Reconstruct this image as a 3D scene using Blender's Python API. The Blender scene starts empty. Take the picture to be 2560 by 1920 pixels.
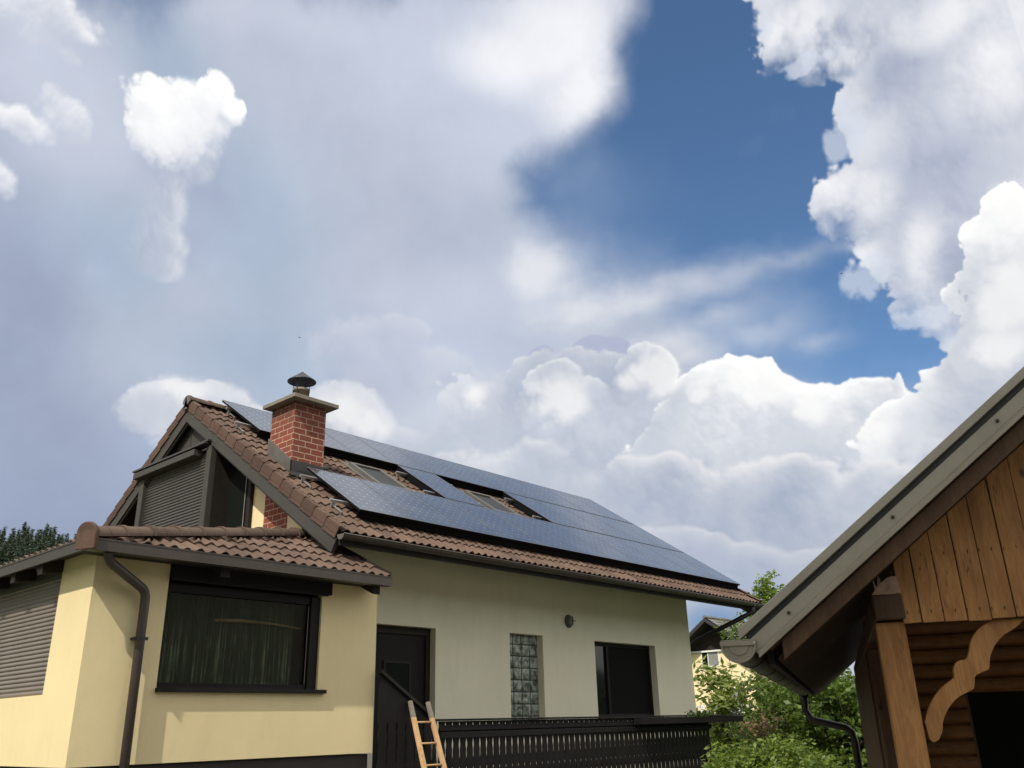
import bpy, math, random
import numpy as np
from mathutils import Vector, Matrix, Euler
R = math.radians
random.seed(7)
scene = bpy.context.scene
COL = scene.collection
GROUND = -1.65            # the eye of the viewer is the origin, the yard lies 1.65 m below it

# ------------------------------------------------------------------ materials
class NT:
    """small helper to write node trees"""
    def __init__(s, tree): s.t = tree; s.l = tree.links
    def n(s, typ, ins=None, **kw):
        nd = s.t.nodes.new(typ)
        for k, v in kw.items(): setattr(nd, k, v)
        for k, v in (ins or {}).items(): s.set(nd, k, v)
        return nd
    def set(s, nd, k, v):
        sock = nd.inputs[k]
        if isinstance(v, bpy.types.NodeSocket): s.l.new(v, sock)
        elif isinstance(v, bpy.types.Node): s.l.new(v.outputs[0], sock)
        else: sock.default_value = v
    def m(s, op, *a, clamp=False):
        nd = s.n('ShaderNodeMath', operation=op, use_clamp=clamp)
        for i, v in enumerate(a): s.set(nd, i, v)
        return nd.outputs[0]
    def ramp(s, fac, stops, interp='LINEAR'):
        nd = s.n('ShaderNodeValToRGB', {0: fac}); cr = nd.color_ramp; cr.interpolation = interp
        while len(cr.elements) < len(stops): cr.elements.new(.5)
        for e, (p, c) in zip(cr.elements, stops): e.position = p; e.color = (*c, 1) if len(c) == 3 else c
        return nd.outputs[0]
    def mix(s, f, a, b, mode='MIX'):
        nd = s.n('ShaderNodeMix', data_type='RGBA', blend_type=mode)
        s.set(nd, 0, f)
        for i, v in ((6, a), (7, b)):
            s.set(nd, i, (*v, 1) if isinstance(v, tuple) and len(v) == 3 else v)
        return nd.outputs[2]
    def noise(s, vec, scale, detail=4, rough=.55, dist=0, out=0):
        nd = s.n('ShaderNodeTexNoise', {'Scale': scale, 'Detail': detail, 'Roughness': rough, 'Distortion': dist})
        if vec is not None: s.set(nd, 'Vector', vec)
        return nd.outputs[out]
    def mapv(s, vec, scale=(1, 1, 1), rot=(0, 0, 0), loc=(0, 0, 0)):
        return s.n('ShaderNodeMapping', {'Vector': vec, 'Scale': scale, 'Rotation': rot, 'Location': loc}).outputs[0]
    def coord(s, w='Object'): return s.n('ShaderNodeTexCoord').outputs[w]
    def geo(s, w='Position'): return s.n('ShaderNodeNewGeometry').outputs[w]

def material(name, fn):
    m = bpy.data.materials.new(name); m.use_nodes = True; t = m.node_tree; t.nodes.clear()
    k = NT(t); out = k.n('ShaderNodeOutputMaterial'); bs = k.n('ShaderNodeBsdfPrincipled')
    r = fn(k, bs); k.l.new((r or bs).outputs[0], out.inputs[0]); return m
def bump(k, bs, h, strength=.3, dist=.01):
    b = k.n('ShaderNodeBump', {'Height': h, 'Strength': strength, 'Distance': dist}); k.set(bs, 'Normal', b.outputs[0])

def plain(name, col, rough=.6, metal=0, var=.25, scale=6, bumpy=.1, spec=.5, dirt=None):
    def f(k, bs):
        p = k.geo(); n1 = k.noise(p, scale, 5, .6); n2 = k.noise(p, scale*9, 3, .6)
        v = k.m('ADD', k.m('MULTIPLY', n1, .7), k.m('MULTIPLY', n2, .3))
        lo = tuple(c*(1-var) for c in col); hi = tuple(min(1, c*(1+var)) for c in col)
        c = k.ramp(v, [(.3, lo), (.7, hi)])
        if dirt: c = k.mix(k.m('MULTIPLY', k.ramp(k.noise(k.mapv(p, (1, 1, .25)), 2.3, 6, .65), [(.45, (0, 0, 0)), (.75, (1, 1, 1))]), dirt[1]), c, dirt[0])
        k.set(bs, 'Base Color', c); bs.inputs['Metallic'].default_value = metal
        k.set(bs, 'Roughness', k.m('ADD', k.m('MULTIPLY', n1, .25), rough-.12))
        bs.inputs['Specular IOR Level'].default_value = spec
        if bumpy: bump(k, bs, n2, bumpy, .004)
    return material(name, f)

def plaster(name, a, b):
    def f(k, bs):
        p = k.geo(); big = k.noise(p, .55, 5, .6); mid = k.noise(k.mapv(p, (1, 1, .35)), 2.6, 6, .65); fine = k.noise(p, 130, 3, .7); grit = k.noise(p, 420, 2, .6)
        c = k.mix(k.ramp(big, [(.32, (0, 0, 0)), (.68, (1, 1, 1))]), a, b)
        c = k.mix(k.ramp(mid, [(.5, (0, 0, 0)), (.8, (.30, .30, .30))]), c, tuple(x*.72 for x in a))
        c = k.mix(.20, c, k.ramp(fine, [(.3, tuple(x*.75 for x in a)), (.7, tuple(min(1, x*1.1) for x in b))]))
        drip = k.ramp(k.noise(k.mapv(p, (1, 1, .09)), 4.5, 7, .75), [(.58, (0, 0, 0)), (.80, (.20, .20, .20))]); c = k.mix(drip, c, tuple(x*.62 for x in a))
        spk = k.ramp(k.noise(p, 38, 2, .5), [(.74, (0, 0, 0)), (.79, (.5, .5, .5))]); c = k.mix(spk, c, tuple(x*.55 for x in a))
        k.set(bs, 'Base Color', c); bs.inputs['Roughness'].default_value = .92; bs.inputs['Specular IOR Level'].default_value = .2
        bump(k, bs, k.m('ADD', k.m('ADD', fine, k.m('MULTIPLY', grit, .5)), k.m('MULTIPLY', mid, 3.0)), .6, .006)
    return material(name, f)
M = {}
M['plaster_yellow'] = plaster('plaster_yellow', (.72, .60, .35), (.78, .66, .39))
M['plaster_pale'] = plaster('plaster_pale', (.78, .74, .57), (.84, .80, .63))
M['plaster_cream'] = plaster('plaster_cream', (.80, .66, .40), (.82, .70, .45))
M['plinth'] = plain('plinth', (.035, .03, .027), .8)

def tile_mat(name, dark, light, tw=.3, tl=.34):
    def f(k, bs):
        uv = k.n('ShaderNodeUVMap').outputs[0]; sx = k.n('ShaderNodeSeparateXYZ', {0: uv})
        fx = k.m('FLOOR', k.m('DIVIDE', sx.outputs[0], tw)); fy = k.m('FLOOR', k.m('DIVIDE', sx.outputs[1], tl))
        w = k.n('ShaderNodeTexWhiteNoise', {'Vector': k.n('ShaderNodeCombineXYZ', {0: fx, 1: fy}).outputs[0]}, noise_dimensions='2D').outputs[0]
        p = k.geo(); n = k.noise(p, 3.2, 6, .65); g = k.noise(p, 70, 4, .7)
        v = k.m('ADD', k.m('ADD', k.m('MULTIPLY', w, .34), k.m('MULTIPLY', n, .40)), k.m('MULTIPLY', g, .30))
        c = k.ramp(v, [(.25, dark), (.55, tuple((a+b)/2 for a, b in zip(dark, light))), (.8, light)])
        li = k.ramp(k.noise(p, 9, 6, .75), [(.60, (0, 0, 0)), (.74, (1, 1, 1))])
        c = k.mix(k.m('MULTIPLY', li, .38), c, (.12, .115, .09))
        st = k.ramp(k.noise(k.mapv(p, (.6, 2.4, 1)), 3, 5, .7), [(.5, (0, 0, 0)), (.72, (1, 1, 1))])
        c = k.mix(k.m('MULTIPLY', st, .35), c, tuple(x*.5 for x in dark))
        fr = k.m('FRACT', k.m('DIVIDE', sx.outputs[0], tw)); j = k.m('LESS_THAN', k.m('ABSOLUTE', k.m('SUBTRACT', fr, .5)), .012)
        c = k.mix(k.m('MULTIPLY', j, .7), c, tuple(x*.3 for x in dark))
        k.set(bs, 'Base Color', c); bs.inputs['Roughness'].default_value = .82; bs.inputs['Specular IOR Level'].default_value = .3
        bump(k, bs, g, .5, .004)
    return material(name, f)
M['tile'] = tile_mat('brown_roof_tile', (.066, .042, .032), (.158, .103, .077))
M['tile_side'] = tile_mat('verge_tile', (.060, .035, .027), (.115, .068, .052))
M['ridge'] = tile_mat('ridge_tile', (.070, .047, .036), (.130, .088, .066), .38, 5)
M['tile_grey'] = tile_mat('grey_roof_tile', (.10, .10, .095), (.19, .19, .18))
M['fascia'] = plain('brown_grey_board', (.042, .039, .034), .7, var=.2, dirt=((.04, .035, .03), .4))
M['dark_wood'] = plain('dark_stained_wood', (.020, .016, .013), .7, var=.4, scale=4, spec=.25)
M['soffit'] = plain('dark_soffit_wood', (.016, .013, .011), .8, var=.3)
M['brown_metal'] = plain('brown_gutter_metal', (.052, .040, .034), .45, .0, var=.2, bumpy=.03, dirt=((.02, .016, .014), .5))
M['black_rail'] = plain('black_stained_board', (.0085, .0075, .007), .6, var=.4, scale=5, spec=.2)
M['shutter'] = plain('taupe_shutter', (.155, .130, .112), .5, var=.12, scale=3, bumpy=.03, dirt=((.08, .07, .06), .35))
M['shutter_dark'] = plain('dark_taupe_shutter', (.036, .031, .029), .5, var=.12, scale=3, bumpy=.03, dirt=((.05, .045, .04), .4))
M['lead'] = plain('lead_flashing', (.115, .108, .098), .55, .2, var=.3, scale=3)
M['lead_dark'] = plain('dark_flashing', (.035, .034, .034), .5, .2, var=.3, scale=3)
M['gutter_dark'] = plain('dark_brown_gutter', (.020, .017, .015), .4, .2, var=.35, bumpy=.03, dirt=((.045, .04, .03), .5))
M['sky_pane'] = plain('grey_roof_window_blind', (.030, .032, .034), .55, var=.15, bumpy=0, spec=.3)
M['concrete'] = plain('weathered_concrete', (.20, .18, .145), .9, var=.3, scale=5, bumpy=.4, dirt=((.08, .075, .06), .6))
M['alu'] = plain('aluminium', (.55, .55, .55), .35, .85, var=.1, bumpy=.02)
M['zinc'] = plain('zinc_frame', (.30, .30, .295), .45, .4, var=.15)
M['cowl'] = plain('blackened_steel', (.035, .040, .045), .4, .6, var=.35)
M['flue'] = plain('stained_flue', (.17, .145, .105), .6, .3, var=.5, scale=9, dirt=((.04, .03, .02), .8))
M['trim_metal'] = plain('grey_beige_sheet_metal', (.33, .30, .24), .42, .15, var=.07, scale=2, bumpy=.02, dirt=((.17, .155, .125), .5))
M['gutter_beige'] = plain('beige_gutter_metal', (.30, .265, .21), .38, .2, var=.12, scale=5, bumpy=.02, dirt=((.18, .15, .11), .5))
M['white'] = plain('white_paint', (.75, .75, .72), .5, var=.06)
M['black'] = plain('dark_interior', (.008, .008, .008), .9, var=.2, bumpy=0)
M['netting'] = plain('black_insect_screen', (.006, .006, .006), .8, var=.3, bumpy=0, spec=.1)
M['grass'] = plain('lawn', (.080, .098, .042), .95, var=.5, scale=1.3, bumpy=.8)
M['yard'] = plain('gravel_yard', (.10, .095, .08), .95, var=.3, scale=3, bumpy=.9)
M['hill'] = plain('forest_floor', (.020, .034, .016), .95, var=.5, scale=.05)
M['bird'] = plain('dark_feathers', (.02, .02, .022), .7)
M['lamp'] = plain('dull_lamp_glass', (.16, .17, .15), .3, var=.2)
M['terracotta'] = plain('terracotta', (.30, .13, .07), .8)

def brick():
    def f(k, bs):
        uv = k.n('ShaderNodeUVMap').outputs[0]; p = k.geo()
        uvw = k.n('ShaderNodeVectorMath', {0: uv, 1: k.n('ShaderNodeVectorMath', {0: k.n('ShaderNodeVectorMath', {0: k.noise(p, 12, 4, .6, out=1), 1: (.5, .5, .5)}, operation='SUBTRACT').outputs[0], 'Scale': .012}, operation='SCALE').outputs[0]}, operation='ADD').outputs[0]
        b = k.n('ShaderNodeTexBrick', {'Vector': uvw, 'Color1': (.22, .040, .024, 1), 'Color2': (.15, .026, .017, 1), 'Mortar': (.50, .34, .24, 1), 'Scale': 1.0, 'Mortar Size': .0095, 'Mortar Smooth': .3, 'Bias': 0.0, 'Brick Width': .235, 'Row Height': .098}, offset=.5, squash=1)
        n = k.noise(p, 14, 6, .7); g = k.noise(p, 90, 3, .7)
        c = k.mix(k.ramp(n, [(.4, (0, 0, 0)), (.7, (.55, .55, .55))]), b.outputs[0], (.13, .05, .035))
        c = k.mix(k.m('MULTIPLY', g, .25), c, (.36, .16, .11))
        pz = k.n('ShaderNodeSeparateXYZ', {0: p}).outputs[2]; so_ = k.m('MULTIPLY', k.ramp(k.m('SUBTRACT', pz, 4.2), [(.25, (0, 0, 0)), (.78, (1, 1, 1))]), k.ramp(k.noise(k.mapv(p, (1, 1, .3)), 6, 5, .7), [(.35, (.1, .1, .1)), (.65, (.7, .7, .7))])); c = k.mix(so_, c, (.055, .030, .024))
        k.set(bs, 'Base Color', c); bs.inputs['Roughness'].default_value = .88
        bump(k, bs, k.m('SUBTRACT', k.m('MULTIPLY', g, .3), b.outputs[1]), .8, .008)
    return material('red_brick', f)
M['brick'] = brick()

def wood(name, a, b, dark, axis='Z', scale=1.0, rough=.62):
    """boards of pine: grain runs along the given object axis"""
    sc = {'Z': (9, 9, .8), 'X': (.8, 9, 9), 'Y': (9, .8, 9), 'UV': (9, .8, 1)}[axis]
    def f(k, bs):
        v = k.n('ShaderNodeUVMap').outputs[0] if axis == 'UV' else k.coord('Object')
        q = k.mapv(v, tuple(x*scale for x in sc)); n = k.noise(q, 1.5, 8, .65, .6)
        r = k.m('FRACT', k.m('MULTIPLY', n, 7.0)); fine = k.noise(k.mapv(v, tuple(x*scale*6 for x in sc)), 2, 4, .7)
        c = k.mix(k.ramp(r, [(.0, (0, 0, 0)), (.5, (1, 1, 1)), (1, (.1, .1, .1))]), a, b)
        c = k.mix(k.m('MULTIPLY', fine, .45), c, dark)
        stain = k.ramp(k.noise(k.mapv(v, (2.2, 2.2, .7)), 1.6, 6, .7), [(.42, (0, 0, 0)), (.72, (1, 1, 1))])
        c = k.mix(k.m('MULTIPLY', stain, .78), c, dark)
        vo = k.n('ShaderNodeTexVoronoi', {'Vector': k.mapv(v, (6.5, 6.5, 3.4)), 'Scale': 1.0, 'Randomness': 1.0})
        kn = k.ramp(vo.outputs[0], [(.0, (1, 1, 1)), (.07, (1, 1, 1)), (.13, (0, 0, 0))])
        sel = k.m('GREATER_THAN', k.n('ShaderNodeSeparateColor', {0: vo.outputs[1]}).outputs[0], .40)
        c = k.mix(k.m('MULTIPLY', k.m('MULTIPLY', kn, sel), .85), c, tuple(x*.45 for x in dark))
        sp = k.ramp(k.noise(k.mapv(v, tuple(x*scale*2.2 for x in sc)), 1.1, 3, .5), [(.485, (0, 0, 0)), (.5, (1, 1, 1)), (.515, (0, 0, 0))]); sg = k.ramp(k.noise(v, 3.1, 2, .5), [(.55, (0, 0, 0)), (.65, (1, 1, 1))])
        c = k.mix(k.m('MULTIPLY', k.m('MULTIPLY', sp, sg), .75), c, tuple(x*.4 for x in dark))
        k.set(bs, 'Base Color', c); bs.inputs['Roughness'].default_value = rough; bs.inputs['Specular IOR Level'].default_value = .3
        bump(k, bs, k.m('ADD', n, k.m('MULTIPLY', fine, .4)), .35, .006)
    return material(name, f)
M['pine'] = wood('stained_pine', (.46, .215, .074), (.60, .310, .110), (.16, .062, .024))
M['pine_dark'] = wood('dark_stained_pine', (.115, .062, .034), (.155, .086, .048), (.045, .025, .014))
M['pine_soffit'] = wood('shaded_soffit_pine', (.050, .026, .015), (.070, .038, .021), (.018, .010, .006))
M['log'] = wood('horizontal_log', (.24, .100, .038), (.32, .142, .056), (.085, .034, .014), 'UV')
M['ladder'] = wood('raw_ladder_wood', (.56, .35, .17), (.68, .46, .25), (.30, .17, .08), 'Z', .8)
M['ladder_shade'] = wood('shaded_ladder_end', (.22, .19, .155), (.28, .25, .205), (.10, .085, .07), 'Z')  # grey copy of the ladder wood, shade of the tips put into the colour
M['splinter'] = plain('broken_wood', (.40, .26, .19), .9, var=.4, scale=30, bumpy=.6)

def dark_glass(name, col, rough=.06, spec=.5):
    def f(k, bs):
        n = k.noise(k.geo(), 1.2, 3, .5)
        k.set(bs, 'Base Color', (*col, 1)); bs.inputs['Roughness'].default_value = rough
        bs.inputs['IOR'].default_value = 1.5; bs.inputs['Specular IOR Level'].default_value = spec; bump(k, bs, n, .03, .02)
    return material(name, f)
M['glass_dark'] = dark_glass('dark_window_glass', (.010, .012, .011), spec=.3)
def clear_pane():
    def f(k, bs):
        tr = k.n('ShaderNodeBsdfTransparent', {0: (.72, .76, .72, 1)}); gl = k.n('ShaderNodeBsdfGlossy', {'Color': (.8, .8, .8, 1), 'Roughness': .03})
        fr = k.n('ShaderNodeFresnel', {0: 1.33}).outputs[0]
        return k.n('ShaderNodeMixShader', {0: k.m('MULTIPLY', fr, .55), 1: tr.outputs[0], 2: gl.outputs[0]})
    return material('window_pane', f)
M['pane'] = clear_pane()
def bamboo():
    def f(k, bs):
        p = k.geo(); q = k.mapv(p, (1, 0, .02)); n = k.noise(q, 42, 4, .75); n2 = k.noise(k.mapv(p, (1, 0, .6)), 9, 4, .6)
        sz = k.n('ShaderNodeSeparateXYZ', {0: p}).outputs[2]
        low = k.ramp(k.m('SUBTRACT', 1.62, sz), [(.25, (.12, .12, .12)), (.75, (1, 1, 1))])
        lines = k.m('MULTIPLY', k.ramp(n, [(.50, (0, 0, 0)), (.66, (1, 1, 1))]), k.m('MULTIPLY', low, k.ramp(n2, [(.3, (.25, .25, .25)), (.7, (1, 1, 1))])))
        k.set(bs, 'Base Color', k.mix(lines, (.040, .048, .034), (.62, .62, .44))); bs.inputs['Roughness'].default_value = .8
    return material('string_curtain', f)
M['bamboo'] = bamboo()
def glass_block():
    def f(k, bs):
        p = k.coord('Object'); s = k.n('ShaderNodeSeparateXYZ', {0: p})
        n = k.noise(p, 9, 3, .5, .8); w = k.noise(p, 3.3, 2, .5)
        k.set(bs, 'Base Color', k.ramp(n, [(.36, (.06, .07, .055)), (.48, (.20, .225, .185)), (.70, (.40, .44, .37))]))
        bs.inputs['Roughness'].default_value = .28; bump(k, bs, k.m('ADD', n, w), .9, .03)
    return material('glass_block_glass', f)
M['block'] = glass_block()
M['grout'] = plain('dark_grout', (.045, .05, .045), .9)
def solar():
    def f(k, bs):
        uv = k.n('ShaderNodeUVMap').outputs[0]; s = k.n('ShaderNodeSeparateXYZ', {0: uv})
        dx = k.m('PINGPONG', s.outputs[0], .5); dy = k.m('PINGPONG', s.outputs[1], .5)
        dot = k.m('LESS_THAN', k.m('ADD', dx, dy), .115); ln = k.m('LESS_THAN', k.m('MINIMUM', dx, dy), .012)
        bus = k.m('LESS_THAN', k.m('ABSOLUTE', k.m('SUBTRACT', k.m('PINGPONG', k.m('MULTIPLY', s.outputs[0], 2), .5), .25)), .012)
        w = k.n('ShaderNodeTexWhiteNoise', {'Vector': k.n('ShaderNodeVectorMath', {0: uv}, operation='FLOOR').outputs[0]}, noise_dimensions='2D').outputs[0]
        c = k.mix(w, (.024, .029, .042), (.032, .039, .056)); c = k.mix(k.m('MULTIPLY', bus, .25), c, (.25, .27, .32))
        c = k.mix(k.m('MULTIPLY', ln, .5), c, (.22, .24, .29)); c = k.mix(dot, c, (.36, .38, .42))
        dust = k.ramp(k.noise(k.geo(), 1.3, 6, .7), [(.4, (0, 0, 0)), (.8, (.24, .24, .24))])
        c = k.mix(dust, c, (.20, .20, .20))
        k.set(bs, 'Base Color', c); bs.inputs['Roughness'].default_value = .35; bs.inputs['Coat Weight'].default_value = .8; bs.inputs['Coat Roughness'].default_value = .08
        bs.inputs['IOR'].default_value = 1.35; bs.inputs['Coat IOR'].default_value = 1.38
    return material('solar_cells', f)
M['solar'] = solar()
M['panel_frame'] = plain('panel_frame', (.27, .28, .30), .35, .7, var=.08, bumpy=0)
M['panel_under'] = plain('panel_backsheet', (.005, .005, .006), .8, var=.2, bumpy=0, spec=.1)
def leaf_mat(name, dark, light, trans=.35):
    def f(k, bs):
        at = k.n('ShaderNodeAttribute', attribute_name='tint').outputs['Fac']
        n = k.noise(k.geo(), 1.1, 3, .6); v = k.m('ADD', k.m('MULTIPLY', at, .65), k.m('MULTIPLY', n, .4))
        c = k.ramp(v, [(.15, dark), (.85, light)]); k.set(bs, 'Base Color', c); bs.inputs['Roughness'].default_value = .5
        bs.inputs['Specular IOR Level'].default_value = .35
        tl = k.n('ShaderNodeBsdfTranslucent'); k.set(tl, 0, k.mix(.5, c, (.30, .42, .04)))
        return k.n('ShaderNodeMixShader', {0: trans, 1: bs.outputs[0], 2: tl.outputs[0]})
    return material(name, f)
M['leaf'] = leaf_mat('broad_leaves', (.022, .048, .010), (.125, .190, .036))
M['leaf_bright'] = leaf_mat('young_leaves', (.030, .064, .012), (.19, .26, .042))
M['leaf_yellow'] = leaf_mat('long_leaves', (.060, .095, .020), (.26, .31, .075))
M['leaf_dark'] = leaf_mat('shady_leaves', (.014, .030, .010), (.050, .085, .022), .2)
M['leaf_red'] = leaf_mat('reddish_leaves', (.09, .05, .03), (.22, .13, .07), .2)
M['needle'] = leaf_mat('spruce_needles', (.020, .034, .024), (.050, .074, .046), .08)
M['bark'] = plain('bark', (.09, .07, .05), .95, var=.4, scale=12, bumpy=.8)

# ------------------------------------------------------------------ mesh builder
class MB:
    def __init__(s): s.v = []; s.f = []; s.uv = []
    def add(s, vs, fs, uvs=None):
        o = len(s.v); s.v += [tuple(map(float, v)) for v in vs]
        for i, f in enumerate(fs):
            s.f.append(tuple(o+j for j in f))
            s.uv.append(uvs[i] if uvs else None)
        return s
    def quad(s, a, b, c, d, uv=None): return s.add([a, b, c, d], [(0, 1, 2, 3)], [uv] if uv else None)
    def frame(s, o, ex, ey, ez, b0, b1):
        """box spanned in a local frame"""
        o = np.array(o, float); E = [np.array(e, float) for e in (ex, ey, ez)]; vs = []
        for k in (0, 1):
            for j in (0, 1):
                for i in (0, 1): vs.append(o+E[0]*(b0[0], b1[0])[i]+E[1]*(b0[1], b1[1])[j]+E[2]*(b0[2], b1[2])[k])
        fs = [(0, 2, 3, 1), (4, 5, 7, 6), (0, 1, 5, 4), (2, 6, 7, 3), (0, 4, 6, 2), (1, 3, 7, 5)]
        d = [b1[i]-b0[i] for i in range(3)]
        def fu(f):
            ax = {0: (0, 1), 1: (0, 1), 2: (0, 2), 3: (0, 2), 4: (1, 2), 5: (1, 2)}[f]
            r = []
            for idx in fs[f]:
                c = [(b0[t], b1[t])[(idx >> t) & 1] for t in range(3)]; r.append((c[ax[0]], c[ax[1]]))
            return r
        return s.add(vs, fs, [fu(i) for i in range(6)])
    def box(s, a, b): return s.frame((0, 0, 0), (1, 0, 0), (0, 1, 0), (0, 0, 1), tuple(min(x, y) for x, y in zip(a, b)), tuple(max(x, y) for x, y in zip(a, b)))
    def prism(s, pts, vec):
        """polygon pts (3D) pushed along vec"""
        n = len(pts); P = [np.array(p, float) for p in pts]; v = np.array(vec, float)
        return s.add(P+[p+v for p in P], [tuple(range(n))[::-1], tuple(range(n, 2*n))]+[(i, (i+1) % n, n+(i+1) % n, n+i) for i in range(n)])
    def tube(s, path, r, n=12, caps=True, arc=None, flat=1.0):
        P = [np.array(p, float) for p in path]; m = len(P); rr = r if hasattr(r, '__len__') else [r]*m
        up = None; vs = []
        for i in range(m):
            t = P[min(i+1, m-1)]-P[max(i-1, 0)]; t /= np.linalg.norm(t)+1e-12
            if up is None: up = np.cross(t, (0, 0, 1)) if abs(t[2]) < .9 else np.cross(t, (0, 1, 0))
            up = up-t*(up@t); up /= np.linalg.norm(up); w = np.cross(t, up)
            a0, a1 = arc if arc else (0, 2*math.pi); cnt = n if not arc else n+1
            for j in range(cnt):
                a = a0+(a1-a0)*j/n; vs.append(P[i]+rr[i]*(up*math.cos(a)+w*math.sin(a)*flat))
        cnt = n if not arc else n+1; fs = []
        for i in range(m-1):
            for j in range(n if not arc else n):
                k = (j+1) % cnt; fs.append((i*cnt+j, i*cnt+k, (i+1)*cnt+k, (i+1)*cnt+j))
        if caps: fs += [tuple(range(cnt))[::-1], tuple(range((m-1)*cnt, m*cnt))]
        return s.add(vs, fs)
    def lathe(s, c, prof, n=24):
        vs = []; c = np.array(c, float)
        for (r, z) in prof:
            for j in range(n): a = 2*math.pi*j/n; vs.append(c+(r*math.cos(a), r*math.sin(a), z))
        fs = [(i*n+j, i*n+(j+1) % n, (i+1)*n+(j+1) % n, (i+1)*n+j) for i in range(len(prof)-1) for j in range(n)]
        fs += [tuple(range(n))[::-1], tuple(range((len(prof)-1)*n, len(prof)*n))]
        return s.add(vs, fs)
    def build(s, name, mat, parent=None, smooth=False, bevel=0, origin=None, label=None):
        o = np.array(origin if origin is not None else (ORG.get(parent.name, (0, 0, 0)) if parent else (0, 0, 0)), float)
        me = bpy.data.meshes.new(name); me.from_pydata([tuple(np.array(v)-o) for v in s.v], [], s.f); me.validate(clean_customdata=False)
        if any(s.uv) and len(me.polygons) == len(s.f):
            ul = me.uv_layers.new(name='UVMap')
            for pl, uv in zip(me.polygons, s.uv):
                if uv:
                    for li, t in zip(pl.loop_indices, uv): ul.data[li].uv = t
        me.materials.append(mat); me.update()
        ob = bpy.data.objects.new(name, me); COL.objects.link(ob)
        if smooth: me.polygons.foreach_set('use_smooth', [True]*len(me.polygons))
        if bevel:
            md = ob.modifiers.new('edge', 'BEVEL'); md.width = bevel; md.segments = 2; md.limit_method = 'ANGLE'; md.angle_limit = R(40)
        if parent: ob.parent = parent; ORG[ob.name] = tuple(o)
        elif origin is not None: ob.location = tuple(o); ORG[ob.name] = tuple(o)
        if label: ob['label'] = label
        return ob
ORG = {}
def tag(o, label=None, cat=None, group=None, kind=None):
    for k, v in (('label', label), ('category', cat), ('group', group), ('kind', kind)):
        if v: o[k] = v
    return o
def thing(name, loc, label, cat, group=None, rot=None):
    o = bpy.data.objects.new(name, None); COL.objects.link(o); o.empty_display_size = .2
    o.location = loc; ORG[o.name] = tuple(loc)
    if rot: o.rotation_euler = rot; ORG[o.name] = (0, 0, 0)
    return tag(o, label, cat, group)
def copy_tree(o, parent=None):
    c = o.copy(); COL.objects.link(c)
    if parent: c.parent = parent
    for ch in [x for x in bpy.data.objects if x.parent == o]: copy_tree(ch, c)
    return c
V = lambda *a: np.array(a, float)

# ------------------------------------------------------------------ the house
W, XG, XR = 10.566, 7.5, 17.752            # front wall plane, gable wall plane, right end of the walls
EY, EZ, PIT = 9.408, 2.493, .586            # eave line and pitch of the main roof
CP, SP = math.cos(PIT), math.sin(PIT)
XV, XE, RUN = 7.056, 19.12, 4.615
RY, RZ = EY+RUN, EZ+RUN*math.tan(PIT)
SL = RUN/CP                                # length of the slope
def on_roof(x, t, h=0): return V(x, EY+t*CP-h*SP, EZ+t*SP+h*CP)

house = thing('house', (12.0, 12.5, GROUND), 'cream yellow house with brown tiled roof, brick chimney and a row of solar panels', 'house')

def wall_y(mb, y, x0, x1, z0, z1, holes, depth, y_dir=1):
    """wall facing -y with openings (x0,x1,z0,z1) and reveals"""
    xs = sorted({x0, x1, *[h[0] for h in holes], *[h[1] for h in holes]}); zs = sorted({z0, z1, *[h[2] for h in holes], *[h[3] for h in holes]})
    for i in range(len(xs)-1):
        for j in range(len(zs)-1):
            cx, cz = (xs[i]+xs[i+1])/2, (zs[j]+zs[j+1])/2
            if any(h[0] < cx < h[1] and h[2] < cz < h[3] for h in holes): continue
            mb.quad((xs[i], y, zs[j]), (xs[i+1], y, zs[j]), (xs[i+1], y, zs[j+1]), (xs[i], y, zs[j+1]))
    for h in holes:
        a, b, c, d = h; e = y+depth
        mb.quad((b, y, c), (b, e, c), (b, e, d), (b, y, d)); mb.quad((a, y, c), (a, y, d), (a, e, d), (a, e, c))
        mb.quad((a, y, d), (b, y, d), (b, e, d), (a, e, d)); mb.quad((a, y, c), (a, e, c), (b, e, c), (b, y, c))
    return mb
DOOR = (8.711, 9.935, -.95, 1.472); GB = (11.708, 12.608, -.10, 1.502); WIN = (14.176, 16.31, .097, 1.488)
mb = wall_y(MB(), W, XG, XR, -2.6, 3.18, [DOOR, GB, WIN], .15)
mb.quad((XR, W, -2.6), (XR, 17.48, -2.6), (XR, 17.48, 3.18), (XR, W, 3.18)); mb.add([(XR, W, 3.18), (XR, 17.48, 3.18), (XR, RY, 5.3)], [(0, 1, 2)])
front_wall = mb.build('wall', M['plaster_pale'], house)
mb = MB(); mb.quad((XG, 13.02, -2.6), (XG, W, -2.6), (XG, W, 3.18), (XG, 13.02, 4.62))
mb.quad((XG, 17.48, -2.6), (XG, 13.02, -2.6), (XG, 13.02, 2.6), (XG, 17.48, 2.6)); mb.build('gable_wall', M['plaster_cream'], house)
mb = MB(); mb.add([(XG, 17.48, 2.6), (XG, 13.02, 2.6), (XG, 13.02, 4.62), (XG, RY, 5.32), (XG, 17.48, 3.05)], [(0, 1, 2, 3, 4)])
mb.box((7.16, 13.02, 2.55), (7.5, 13.06, 4.50)); mb.build('gable_cladding', M['dark_wood'], house)
MB().box((XG+.3, W+.35, -2.5), (XR-.3, 17.2, 3.1)).build('room_interior', M['black'], house)

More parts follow.
